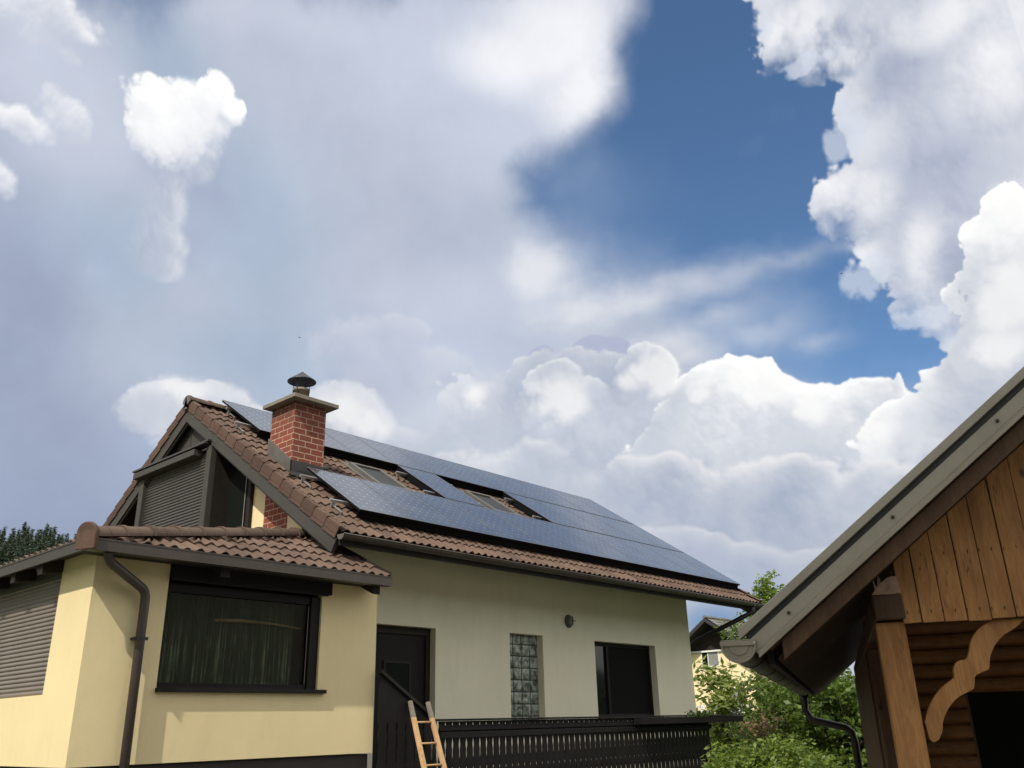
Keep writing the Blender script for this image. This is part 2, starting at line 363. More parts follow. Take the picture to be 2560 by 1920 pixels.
# door
d = MB(); fy = W+.15
d.box((8.60, fy, -.95), (9.995, fy+.06, 1.50)); door = d.build('door', M['black_rail'], house, bevel=.004)
m_ = MB(); m_.box((9.02, fy-.012, -.2), (9.50, fy+.01, .92)); m_.build('door_glass', M['glass_dark'], door)
m_ = MB(); m_.box((8.711, fy-.03, 1.36), (9.93, fy-.001, 1.47)); m_.box((9.84, fy-.03, -.95), (9.93, fy-.001, 1.36)); m_.box((8.98, fy-.02, .92), (9.54, fy-.001, .96)); m_.box((9.50, fy-.02, -.22), (9.54, fy-.001, .92)); m_.box((8.98, fy-.02, -.22), (9.02, fy-.001, .92))
m_.build('door_frame', M['dark_wood'], door)
m_ = MB(); m_.tube([(9.74, fy-.03, .02), (9.74, fy-.07, .02), (9.64, fy-.07, .02)], .011, 8); m_.build('handle', M['zinc'], door, True)
# glass blocks
g = MB(); g.box((GB[0], fy-.005, GB[2]-.1), (GB[1], fy+.05, GB[3])); gb = g.build('glass_block_window', M['grout'], house)
g = MB()
for i in range(4):
    for j in range(8):
        x0 = GB[0]+.225*i+.010; z1 = GB[3]+.03-.2*j-.010; x1, z0 = x0+.205, z1-.18; z1 = min(z1, GB[3]-.004); y = fy-.012
        n = 6
        for a in range(n):
            for b in range(n):
                q = []
                for (u, w) in ((a, b), (a+1, b), (a+1, b+1), (a, b+1)):
                    u, w = u/n, w/n; bul = .012*(1-(2*u-1)**4)*(1-(2*w-1)**4)+.006*math.sin(5.5*u+2.5*w)*math.sin(4.8*w)*(1-(2*u-1)**2)
                    q.append((x0+u*(x1-x0), y-bul, z0+w*(z1-z0)))
                g.quad(*q)
g.build('glass_blocks', M['block'], gb, True)
# main window: screen on the right, narrow dim pane on the left
w_ = MB(); a, b, c, e = WIN
w_.box((a, fy, c), (a+.07, fy+.06, e)); w_.box((b-.06, fy, c), (b, fy+.06, e)); w_.box((a+.07, fy, e-.07), (b-.06, fy+.06, e)); w_.box((a+.07, fy, c), (b-.06, fy+.06, c+.05)); w_.box((a+.56, fy-.01, c+.05), (a+.63, fy+.06, e-.07))
mw = w_.build('window', M['black_rail'], house, bevel=.004)
MB().box((a+.07, fy+.03, c+.05), (a+.56, fy+.04, e-.07)).build('pane', M['glass_dark'], mw)
MB().box((a+.63, fy+.02, c+.05), (b-.06, fy+.03, e-.07)).build('insect_screen', M['netting'], mw)
MB().box((a-.02, W-.05, c-.035), (b+.05, fy, c-.002)).build('sill', M['concrete'], mw, bevel=.004)
# bulkhead lamp
l = MB(); 
def yl(mb, x, y, z, prof, n=28):
    vs = []
    for (r, dy) in prof:
        for j in range(n): t = 2*math.pi*j/n; vs.append((x+r*math.cos(t), y-dy, z+r*math.sin(t)*1.12))
    m = len(prof); mb.add(vs, [(i*n+j, i*n+(j+1) % n, (i+1)*n+(j+1) % n, (i+1)*n+j) for i in range(m-1) for j in range(n)]+[tuple(range(n))[::-1], tuple(range((m-1)*n, m*n))])
yl(l, 13.38, W-.001, 1.805, [(.108, 0), (.108, .03), (.096, .045), (.085, .047)]); lamp = l.build('wall_lamp', M['lead'], house, True)
l = MB(); yl(l, 13.38, W-.06, 1.805, [(.084, 0), (.075, .025), (.05, .042), (.015, .05)]); l.build('lamp_glass', M['lamp'], lamp, True)
l = MB(); l.box((13.295, W-.118, 1.798), (13.465, W-.108, 1.812)); l.box((13.373, W-.117, 1.72), (13.387, W-.107, 1.89)); l.build('lamp_guard', M['brown_metal'], lamp)

# ---- tiled slopes
def roll(x):
    a = math.cos(2*math.pi*x/.15); return .017*a+.004*math.cos(2*math.pi*x/.30)
def slope(mb, o, ex, es, L, x0f, x1f, expo=.34, step=.01875, lift=.034, thick=.017, jit=0):
    o, ex, es = V(*o), V(*ex), V(*es); nz = np.cross(ex, es); ncourse = int(math.ceil(L/expo-1e-6)); rnd = random.Random(5)
    for kcrs in range(ncourse):
        sa, sb = kcrs*expo, min((kcrs+1)*expo+.02, L)
        lo = min(x0f(sa), x0f(sb)); hi = max(x1f(sa), x1f(sb)); i0 = int(math.floor(lo/step)); i1 = int(math.ceil(hi/step)); last = None; dj = {}
        for i in range(i0, i1+1):
            x = i*step; xa = min(max(x, x0f(sa)), x1f(sa)); xb = min(max(x, x0f(sb)), x1f(sb)); w = roll(x)
            tid = math.floor(x/.3); dz = dj.setdefault(tid, rnd.uniform(-1, 1)*jit)
            ha, hb = lift+w+dz, .006+w
            A = o+ex*xa+es*sa+nz*ha; B = o+ex*xb+es*sb+nz*hb; Cc = o+ex*xa+es*(sa+.004)+nz*((ha-thick) if kcrs == 0 else (.004+w-.004)); cur = (A, B, Cc, x, (xa, sa+.002), (xb, sb-.022))
            if last is not None and (abs(cur[4][0]-last[4][0]) > 1e-6 or abs(cur[5][0]-last[5][0]) > 1e-6):
                mb.quad(last[0], cur[0], cur[1], last[1], [last[4], cur[4], cur[5], last[5]])
                mb.quad(last[2], cur[2], cur[0], last[0], [last[4], cur[4], cur[4], last[4]])
            last = cur
    return mb
inf = lambda v: (lambda s: v)
mb = slope(MB(), on_roof(0, 0, -.035), (1, 0, 0), (0, CP, SP), SL, inf(XV+.03), inf(XE-.03), jit=.003)
roof = mb.build('roof_tiles', M['tile'], house)
mb = slope(MB(), (0, 2*RY-EY, EZ-.03), (-1, 0, 0), (0, -CP, SP), SL, inf(-XE), inf(-XV-.02), step=.0375); mb.build('rear_roof_tiles', M['tile'], house)
# roof deck and soffit boards below the tiles
mb = MB(); th = .17
for (sy, y0) in ((1, EY), (-1, 2*RY-EY)):
    o = V(0, y0, EZ); es = V(0, sy*CP, SP); nz = V(0, -sy*SP, CP)
    mb.frame(o, (1, 0, 0), es, nz, (XV+.04, .05, -th), (XE-.04, SL-.001, -.062))
mb.build('roof_deck', M['soffit'], house)
# verge tiles with their hanging flaps, both slopes, both ends
mb = MB()
def verge(mb, x, side, y0, sy):
    es = V(0, sy*CP, SP); nz = V(0, -sy*SP, CP); k = 0
    while k*.34 < SL-.05:
        s0, s1 = k*.34, min(k*.34+.36, SL); o = V(x, y0, EZ)
        a = o+es*s0; b = o+es*s1; e = V(-side*.018, 0, 0); top0, top1, bot0, bot1 = .040, .012, -.128, -.152
        P = [a+nz*top0, b+nz*top1, b+nz*bot1, a+nz*bot0]
        Q = [p+V(side*.02, 0, 0)+V(side*-.006, 0, 0)*(i in (1, 2)) for i, p in enumerate(P)]
        vs = P+Q; mb.add(vs, [(4, 5, 6, 7), (3, 2, 1, 0), (0, 1, 5, 4), (1, 2, 6, 5), (2, 3, 7, 6), (3, 0, 4, 7)], [[(k*.3+.05, 0), (k*.3+.05, .3), (k*.3+.2, .3), (k*.3+.2, 0)]]*6)
        r0 = [a+nz*(top0+.004), b+nz*(top1+.004)]; n = 6; vs = []
        for j in range(n+1):
            t = math.pi*j/n; off = V(-side*(.05-.05*math.cos(t)), 0, 0); vs += [r0[0]+off+nz*(.020*math.sin(t)), r0[1]+off+nz*(.020*math.sin(t))]
        mb.add(vs, [(2*j, 2*j+1, 2*j+3, 2*j+2) for j in range(n)], [[(k*.3+.1, 0), (k*.3+.1, .3), (k*.3+.2, .3), (k*.3+.2, 0)]]*n); k += 1
    return mb
for x, side in ((XV, -1), (XE, 1)):
    for y0, sg in ((EY, 1), (2*RY-EY, -1)): verge(MB(), x, side, y0, sg).build('verge_tiles', M['tile_side'], house)
def caps(mb, p0, p1, r, seg=.38, up=(0, 0, 1), drop=0):
    p0, p1 = V(*p0), V(*p1); L = np.linalg.norm(p1-p0); t = (p1-p0)/L; sd = np.cross(t, up); sd /= np.linalg.norm(sd); u = np.cross(sd, t); n = 12; k = 0
    while k*seg < L-.02:
        prof = [(k*seg, r*1.10), (k*seg+.05, r*1.10), (k*seg+.06, r*1.0), (min((k+1)*seg+.03, L), r*.93)]
        vs = []
        for (s, rr) in prof:
            for j in range(n+1):
                a = math.pi*j/n; vs.append(p0+t*s+sd*math.cos(a)*rr+u*(math.sin(a)*rr*.92-drop))
        uv = lambda i, j: (k*.38+prof[i][0]-k*seg, j*.03)
        mb.add(vs, [(i*(n+1)+j, (i+1)*(n+1)+j, (i+1)*(n+1)+j+1, i*(n+1)+j+1) for i in range(3) for j in range(n)], [[uv(i, j), uv(i+1, j), uv(i+1, j+1), uv(i, j+1)] for i in range(3) for j in range(n)])
        mb.add([vs[j] for j in range(n+1)]+[p0+t*(k*seg)-u*drop], [(j, j+1, n+1) for j in range(n)]); k += 1
mb = MB(); caps(mb, (XV-.03, RY, RZ-.02), (XE+.03, RY, RZ-.02), .115, .40); rc = mb.build('ridge_tiles', M['ridge'], house, False)
mb = MB(); mb.prism([(XV-.045, RY+.12*math.cos(a), RZ-.03+.115*math.sin(a)*1.0) for a in np.linspace(-.15, math.pi+.15, 14)]+[(XV-.045, RY-.07, RZ-.17), (XV-.045, RY+.07, RZ-.17)][::-1], (.02, 0, 0)); mb.build('ridge_end_disc', M['lead'], house)
# barge boards
mb = MB()
for (sy, y0) in ((1, EY), (-1, 2*RY-EY)):
    for x in (XV+.005, XE-.035):
        o = V(x, y0, EZ); es = V(0, sy*CP, SP); nz = V(0, -sy*SP, CP)
        a, b = -.02, SL+.18*math.tan(PIT)
        P = [o+es*a+nz*-.125, o+es*(SL+.125*math.tan(PIT)*0)+nz*-.125, o+es*(SL-.0)+nz*-.33, o+es*(a+.0)+nz*-.33]
        P[1] = V(x, RY, P[1][2]+(RY-P[1][1])*sy*math.tan(PIT)); P[2] = V(x, RY, P[2][2]+(RY-P[2][1])*sy*math.tan(PIT))
        mb = MB(); mb.prism(P, (.03, 0, 0))
        P2 = [p+V(.03, 0, 0) for p in P]; P3 = [P2[0]+nz*-.03, P2[1]+V(0, 0, -.03), P2[2]+V(0, 0, -.035), P2[3]+nz*-.035]
        mb.prism(P3, (.03, 0, 0)); mb.build('barge_board', M['fascia'], house)
# eave board + half round gutter
MB().frame(on_roof(0, .03, 0), (1, 0, 0), (0, 1, 0), (0, 0, 1), (XV+.04, 0, -.22), (XE-.04, .025, -.055)).build('eave_board', M['soffit'], house)
def half_gutter(name, p0, p1, r, mat, parent, side, endcap=None, lipmat=None):
    """side: unit horizontal vector pointing away from the wall"""
    p0, p1, side = V(*p0), V(*p1), V(*side); n = 14; vs = []
    for rr in (r, r-.006):
        for p in (p0, p1):
            for j in range(n+1): a = math.pi*j/n; vs.append(p+side*math.cos(a)*rr+V(0, 0, -1)*math.sin(a)*rr)
    m = n+1; fs = []
    for j in range(n): fs += [(j, j+1, m+j+1, m+j), (2*m+j, 3*m+j, 3*m+j+1, 2*m+j+1)]
    mb = MB(); mb.add(vs, fs)
    mb.tube([p0+side*r, p1+side*r], .011, 8); t = (p1-p0)/np.linalg.norm(p1-p0)
    o = mb.build(name, mat, parent, True)
    for p, sg in ((p0, -1), (p1, 1)):
        e = MB(); e.prism([p+side*math.cos(a)*(r+.004)+V(0, 0, -1)*math.sin(a)*(r+.004) for a in np.linspace(0, math.pi, 18)], t*sg*.006); e.build('gutter_end_cap', endcap or mat, o)
    return o
gy = EY-.058; GZ0 = EZ-.075
gut = half_gutter('gutter', (XV-.01, gy, GZ0), (XE+.03, gy, GZ0), .068, M['brown_metal'], house, (0, -1, 0), M['lead'])
x = XV+.35
while x < XE: br = MB(); br.prism([V(x, gy, GZ0)+V(0, -math.cos(a)*.073, -math.sin(a)*.073) for a in np.linspace(0, math.pi, 12)]+[V(x, gy, GZ0)+V(0, -math.cos(a)*.069, -math.sin(a)*.069) for a in np.linspace(math.pi, 0, 12)], (.022, 0, 0)); br.build('gutter_bracket', M['brown_metal'], gut); x += .72
mb = MB(); mb.tube([(18.55, gy, EZ-.09), (18.55, gy, EZ-.22), (18.53, gy+.02, EZ-.27), (17.93, W-.06, 1.66), (17.86, W+.10, 1.52), (17.82, W+.20, 1.40), (17.82, W+.21, -2.2)], .052, 14)
mb.tube([(18.55, gy, EZ-.10), (18.55, gy, EZ-.15)], .075, 14); mb.build('downpipe', M['gutter_dark'], house, True)

# ---- gable front: roller shutter loggia
MB().box((6.95, 13.41, 4.385), (7.15, 15.60, 4.492)).build('shutter_box', M['fascia'], house, bevel=.006)
mb = MB(); mb.box((6.96, 13.09, 4.53), (7.12, 15.68, 4.565)); mb.box((6.99, 13.05, 4.565), (7.10, 13.35, 4.60)); mb.box((7.0, 14.02, 4.50), (7.1, 14.22, 4.53)); mb.build('tie_beam', M['lead_dark'], house, bevel=.003)
for a, b, z in ((13.02, 13.17, 4.50), (15.34, 15.50, 4.385)):
    MB().box((7.05, a, 2.4), (7.16, b, z)).build('post', M['fascia'], house, bevel=.006)
mb = MB(); z = 2.42; n = 5
while z < 4.385:
    for j in range(n):
        f = lambda t: .013*math.sin(math.pi*min(1, t*1.12)) if t < .89 else 0
        mb.quad((7.125-f(j/n), 15.34, z+.0545*j/n), (7.125-f(j/n), 13.17, z+.0545*j/n), (7.125-f((j+1)/n), 13.17, z+.0545*(j+1)/n), (7.125-f((j+1)/n), 15.34, z+.0545*(j+1)/n))
    z += .0545
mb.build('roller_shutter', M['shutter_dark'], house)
und = lambda y: RZ-.235-abs(y-RY)*math.tan(PIT)
mb = MB(); mb.prism([(7.22, 12.95, 4.565), (7.22, 12.95, und(12.95)), (7.22, RY, und(RY)), (7.22, 15.25, und(15.25)), (7.22, 15.25, 4.565)], (.02, 0, 0)); tp = mb.build('gable_panel', M['fascia'], house)
MB().box((7.212, 14.075, 4.565), (7.219, 14.092, und(14.09))).build('panel_seam', M['lead_dark'], tp)
mb = MB(); mb.box((7.16, 13.06, 4.49), (7.5, 15.15, 4.53)); mb.build('loggia_ceiling', M['soffit'], house)
gw = MB(); gw.box((7.43, 12.31, 2.86), (7.50, 12.40, 4.2)); gw.box((7.43, 12.40, 2.86), (7.50, 13.02, 2.94)); gwin = gw.build('gable_window', M['dark_wood'], house, bevel=.004)
MB().box((7.445, 12.40, 2.94), (7.46, 13.02, 4.3)).build('pane', M['glass_dark'], gwin)
MB().tube([(7.425, 12.455, 2.95), (7.425, 12.455, 4.1)], .007, 8).build('guide_rail', M['zinc'], gwin)

# ---- brick chimney
def brick_box(mb, x0, x1, y0, y1, z0, z1):
    uo = 0
    for (a, b) in (((x0, y0), (x1, y0)), ((x1, y0), (x1, y1)), ((x1, y1), (x0, y1)), ((x0, y1), (x0, y0))):
        L = math.hypot(b[0]-a[0], b[1]-a[1]); mb.quad((*a, z0), (*b, z0), (*b, z1), (*a, z1), [(uo, z0), (uo+L, z0), (uo+L, z1), (uo, z1)]); uo += L
    mb.quad((x0, y0, z1), (x1, y0, z1), (x1, y1, z1), (x0, y1, z1))
    return mb
CX0, CX1, CY0, CY1 = 7.495, 8.10, 11.31, 11.965
ch = brick_box(MB(), CX0, CX1, CY0, CY1, 2.5, 4.955).build('chimney', M['brick'], house)
mb = MB(); x0, x1, y0, y1 = CX0-.135, CX1+.135, CY0-.16, CY1+.09
a = [(x0, y0, 4.955), (x1, y0, 4.955), (x1, y1, 4.955), (x0, y1, 4.955)]; b = [(x0, y0, 5.02), (x1, y0, 5.02), (x1, y1, 5.02), (x0, y1, 5.02)]; c = [(CX0+.12, CY0+.12, 5.06), (CX1-.12, CY0+.12, 5.06), (CX1-.12, CY1-.12, 5.06), (CX0+.12, CY1-.12, 5.06)]
mb.add(a+b+c, [(3, 2, 1, 0)]+[(i, (i+1) % 4, 4+(i+1) % 4, 4+i) for i in range(4)]+[(4+i, 4+(i+1) % 4, 8+(i+1) % 4, 8+i) for i in range(4)]+[(8, 9, 10, 11)]); mb.build('chimney_slab', M['concrete'], ch, bevel=.006)
MB().lathe((7.80, 11.63, 5.04), [(.135, 0), (.135, .22), (.142, .22), (.142, .27), (.125, .27), (.125, .2)], 28).build('flue_pipe', M['flue'], ch, True)
MB().lathe((7.80, 11.63, 5.45), [(.235, -.008), (.24, 0), (.235, .012), (.12, .095), (.02, .175), (.004, .19)], 36).build('rain_cowl', M['cowl'], ch, False)
for k in range(4): t = k*math.pi/2+.5; mb = MB(); mb.tube([(7.80+.145*math.cos(t), 11.63+.145*math.sin(t), 5.16), (7.80+.15*math.cos(t), 11.63+.15*math.sin(t), 5.46)], .007, 6); mb.build('cowl_strut', M['cowl'], ch)
def rz(y): return EZ+(y-EY)*math.tan(PIT)
mb = MB(); e = .022
mb.prism([(CX0-e, CY0-e, rz(CY0)-.04), (CX0-e, CY1+e, rz(CY1)-.04), (CX0-e, CY1+e, rz(CY1)+.27), (CX0-e, CY0-e, rz(CY0)+.20)], (.018, 0, 0)); mb.build('lead_flashing', M['lead'], ch, bevel=.003)
mb = MB(); mb.prism([(CX1+e-.018, CY0-e, rz(CY0)-.04), (CX1+e-.018, CY1+e, rz(CY1)-.04), (CX1+e-.018, CY1+e, rz(CY1)+.27), (CX1+e-.018, CY0-e, rz(CY0)+.20)], (.018, 0, 0)); mb.build('lead_flashing', M['lead'], ch, bevel=.003)
mb = MB(); mb.box((CX0-e, CY0-e, rz(CY0)-.04), (CX1+e, CY0-.003, rz(CY0)+.20)); mb.frame(on_roof(0, (CY0-EY)/CP, 0), (1, 0, 0), (0, CP, SP), (0, -SP, CP), (CX0-.10, -.22, .022), (CX1+.18, -.02, .030)); mb.build('apron_flashing', M['lead_dark'], ch, bevel=.003)

# ---- roof windows
for (x0, x1) in ((9.40, 10.15), (12.37, 13.15)):
    T0, T1 = 2.50, 3.56; fr = lambda a, b, s0, s1, h0, h1, mb: mb.frame(on_roof(0, 0), (1, 0, 0), (0, CP, SP), (0, -SP, CP), (a, s0, h0), (b, s1, h1))
    mb = MB(); w = .075; fr(x0-.10, x1+.02, T0-.10, T1+.10, .008, .026, mb)
    sk = mb.build('roof_window', M['lead'], house)
    mb = MB(); fr(x0, x0+w, T0, T1, .026, .085, mb); fr(x1-w, x1, T0, T1, .026, .085, mb); fr(x0+w, x1-w, T1-w, T1, .026, .088, mb); fr(x0+w, x1-w, T0, T0+w, .026, .085, mb); mb.build('frame', M['lead'], sk, bevel=.004)
    mb = MB(); fr(x0+w, x1-w, T0+w, T1-w, .045, .055, mb); mb.build('pane', M['sky_pane'], sk)

# ---- annex at the front left
YA, XL, RA, ZB = 9.207, 3.846, 7.583, -.288
AW = (4.656, 6.70, .447, 1.745)
mb = wall_y(MB(), YA, XL, RA, ZB, 2.0, [AW], .10)
SH = (10.03, 14.6, .40, 1.765)
ys = [YA, SH[0], SH[1], 17.0]; zs = [ZB, SH[2], SH[3], 2.3]
for i in range(3):
    for j in range(3):
        if i == 1 and j == 1: continue
        z1a = 1.86 if j == 2 else zs[j+1]
        mb.quad((XL, ys[i+1], zs[j]), (XL, ys[i], zs[j]), (XL, ys[i], z1a), (XL, ys[i+1], z1a))
a, b, c, e = SH; dx = XL+.07
mb.quad((XL, a, c), (dx, a, c), (dx, a, e), (XL, a, e)); mb.quad((XL, a, e), (dx, a, e), (dx, b, e), (XL, b, e)); mb.quad((XL, a, c), (XL, b, c), (dx, b, c), (dx, a, c)); mb.quad((XL, b, c), (XL, b, e), (dx, b, e), (dx, b, c))
mb.quad((RA, YA, ZB), (RA, W, ZB), (RA, W, 2.4), (RA, YA, 1.9)); mb.quad((XL, YA, ZB), (XL, 17, ZB), (RA, W, ZB), (RA, YA, ZB))
annex = mb.build('annex_wall', M['plaster_yellow'], house)
MB().box((XL+.03, YA+.05, GROUND-.3), (RA-.03, 17.0, ZB-.012)).build('plinth', M['plinth'], house)
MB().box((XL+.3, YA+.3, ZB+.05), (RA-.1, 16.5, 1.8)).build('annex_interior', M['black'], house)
# annex window
a, b, c, e = AW
mb = MB(); mb.box((a, YA+.055, c), (a+.05, YA+.12, e)); mb.box((b-.135, YA+.03, c), (b-.004, YA+.12, e-.2)); mb.box((a+.05, YA+.055, c), (b-.135, YA+.12, c+.055)); mb.box((a+.05, YA+.055, e-.30), (b-.135, YA+.12, e-.2)); aw = mb.build('annex_window', M['black_rail'], house, bevel=.004)
MB().box((a+.05, YA+.085, c+.055), (b-.135, YA+.09, e-.30)).build('pane', M['pane'], aw)
mb = MB(); rr_ = random.Random(9); x = a+.06; off = .19
while x < b-.27:
    w2_ = .012+.010*rr_.random(); o2 = .19+.018*math.sin(x*23)+.012*rr_.random(); mb.quad((x, YA+off, c+.03), (x+w2_, YA+o2, c+.03), (x+w2_, YA+o2, e-.24), (x, YA+off, e-.24)); x += w2_; off = o2
mb.build('string_curtain', M['bamboo'], aw)
mb = MB(); mb.tube([(a+.68, YA+.150, 1.188), (a+1.0, YA+.150, 1.205), (a+1.45, YA+.150, 1.195), (b-.20, YA+.150, 1.165)], [.020, .020, .013, .010], 8); mb.build('reflection_rod', M['ladder'], aw, True)  # pale rod standing in for an ochre reflection in the pane
MB().box((a-.01, YA-.06, c-.045), (b+.10, YA+.05, c-.002)).build('sill', M['black_rail'], aw, bevel=.004)
mb = MB(); mb.box((a+.004, YA-.045, e-.17), (b+.12, YA+.10, e+.02)); mb.box((a+.004, YA-.05, e-.19), (b+.06, YA-.03, e-.155)); mb.build('shutter_box', M['black_rail'], aw, bevel=.006)
MB().tube([(b-.165, YA+.045, c+.06), (b-.165, YA+.045, e-.32)], .005, 6).build('guide_rail', M['shutter'], aw)
# left roller shutter
a, b, c, e = SH; mb = MB(); z = c+.004; ph = .0475
while z < e-.15:
    n = 5
    for j in range(n):
        f = lambda t: .012*math.sin(math.pi*min(1, t*1.12)) if t < .89 else 0
        mb.quad((XL+.05-f(j/n), b, z+ph*j/n), (XL+.05-f(j/n), a+.03, z+ph*j/n), (XL+.05-f((j+1)/n), a+.03, z+ph*(j+1)/n), (XL+.05-f((j+1)/n), b, z+ph*(j+1)/n))
    z += ph
rs = mb.build('roller_shutter', M['shutter'], house)
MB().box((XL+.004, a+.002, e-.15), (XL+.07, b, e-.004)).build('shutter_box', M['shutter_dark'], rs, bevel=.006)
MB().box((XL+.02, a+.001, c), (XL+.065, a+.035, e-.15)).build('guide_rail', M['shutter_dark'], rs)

# annex roof
TF, TLft = .47, .2087; AY, AX, AZ_ = 8.87, 3.60, 1.855
cf, sf = 1/math.hypot(1, TF), TF/math.hypot(1, TF); cl, sl_ = 1/math.hypot(1, TLft), TLft/math.hypot(1, TLft)
hipk = TF/TLft                                   # run of the hip in x per metre of y
x_h = lambda s: AX+s*cf*hipk
LF = (W-AY)/cf
mb = slope(MB(), (0, AY, AZ_-.03), (1, 0, 0), (0, cf, sf), LF, x_h, inf(7.50), expo=.36, jit=.004); mb.build('annex_roof_tiles', M['tile'], house)
LL = (XG-AX)/cl
mb = slope(MB(), (AX, 0, AZ_-.03), (0, -1, 0), (cl, 0, sl_), LL, inf(-17.3), lambda s: -(AY+s*cl/hipk), expo=.36, step=.0375, jit=.004); mb.build('annex_side_roof_tiles', M['tile'], house)
mb = MB(); P = [(AX+.04, AY+.04, AZ_-.055), (7.49, AY+.04, AZ_-.055), (7.49, W, AZ_-.055+(W-AY-.04)*TF), (AX+(W-AY)*hipk, W, AZ_-.055+(W-AY-.04)*TF)]; mb.prism(P, (0, 0, -.05))
P = [(AX+.04, AY+.04, AZ_-.056), (AX+(W-AY)*hipk, W, AZ_-.055+(W-AY)*TF), (XG-.004, W+.04, AZ_-.056+(XG-AX)*TLft), (XG-.004, 17.2, AZ_-.056+(XG-AX)*TLft), (AX+.04, 17.2, AZ_-.056)]; mb.prism(P, (0, 0, -.05)); mb.build('annex_roof_deck', M['soffit'], house)
mb = MB(); hx1 = 7.12; caps(mb, (AX-.02, AY-.02, AZ_-.022), (hx1+.2, AY+(hx1+.2-AX)/hipk, AZ_-.026+(hx1+.2-AX)*TLft), .122, .42); mb.build('hip_tiles', M['ridge'], house, False)
t = V(1, 1/hipk, TLft); t /= np.linalg.norm(t); sd = V(t[1], -t[0], 0); sd /= np.linalg.norm(sd); u = np.cross(sd, t); o = V(AX-.05, AY-.04, AZ_+.0)
mb = MB(); mb.prism([o+sd*.125*math.cos(a)+u*.125*math.sin(a) for a in np.linspace(0, math.pi, 16)]+[o-sd*.115-V(0, 0, .15), o+sd*.115-V(0, 0, .15)], t*.05); mb.build('hip_end_tile', M['tile_side'], house, bevel=.01)
# verge board and the dark cheek beside it
mb = MB(); mb.prism([(7.502, AY+.0, AZ_-.11), (7.502, W, AZ_-.11+(W-AY)*TF), (7.502, W, AZ_+.05+(W-AY)*TF), (7.502, AY, AZ_+.05)], (.028, 0, 0)); mb.build('verge_board', M['dark_wood'], house)
# box gutter, soffit, rafters
mb = MB(); mb.box((AX-.02, AY-.095, AZ_-.15), (7.47, AY-.085, AZ_-.035)); mb.box((AX-.02, AY-.085, AZ_-.15), (7.47, AY+.03, AZ_-.14)); mb.box((AX-.02, AY+.02, AZ_-.14), (7.47, AY+.03, AZ_-.045)); mb.box((AX-.02, AY-.1, AZ_-.045), (7.475, AY-.078, AZ_-.03)); mb.build('annex_gutter', M['brown_metal'], house)
mb = MB(); mb.box((AX-.012, AY+.04, AZ_-.135), (AX+.012, 17.3, AZ_-.02)); mb.box((AX-.018, AY+.04, AZ_-.030), (AX-.005, 17.3, AZ_-.012)); mb.build('side_eave_board', M['fascia'], house)
mb = MB(); mb.box((AX+.02, AY+.03, AZ_-.125), (7.47, YA, AZ_-.106)); mb.build('annex_soffit', M['soffit'], house)
for y in [10.08+.765*k for k in range(9)]:
    MB().frame((AX+.03, y, AZ_-.06), (1, 0, TLft), (0, 1, 0), (0, 0, 1), (0, -.06, -.175), (.6, .06, -.03)).build('rafter', M['dark_wood'], house)
for x in (5.16, 7.33):
    MB().frame((x, AY+.05, AZ_-.10), (1, 0, 0), (0, 1, TF), (0, 0, 1), (-.06, 0, -.15), (.06, .5, -.01)).build('rafter', M['dark_wood'], house)
mb = MB(); PY = YA-.105
def curve(pts, n=6):
    out = []; P = [V(*p) for p in pts]
    for i in range(1, len(P)-1):
        a, b, c = P[i-1], P[i], P[i+1]; r = .09; p = b+(a-b)/np.linalg.norm(a-b)*r; q = b+(c-b)/np.linalg.norm(c-b)*r
        if i == 1: out.append(a)
        for j in range(n+1): tt = j/n; out.append((1-tt)**2*p+2*tt*(1-tt)*b+tt*tt*q)
    out.append(P[-1]); return out
mb.tube(curve([(3.80, AY-.03, 1.72), (3.82, AY+.02, 1.64), (4.365, PY, 1.40), (4.375, PY, -1.6)]), .048, 16)
dp = mb.build('downpipe', M['brown_metal'], house, True)
mb = MB(); mb.tube([(4.374, PY, .905), (4.374, PY, .935)], .054, 16); mb.box((4.31, PY+.02, .908), (4.44, YA, .932)); mb.lathe((4.31, PY, .905), [(.012, 0), (.012, .03)], 8); mb.lathe((4.44, PY, .905), [(.012, 0), (.012, .03)], 8); mb.build('pipe_clip', M['lead_dark'], dp)

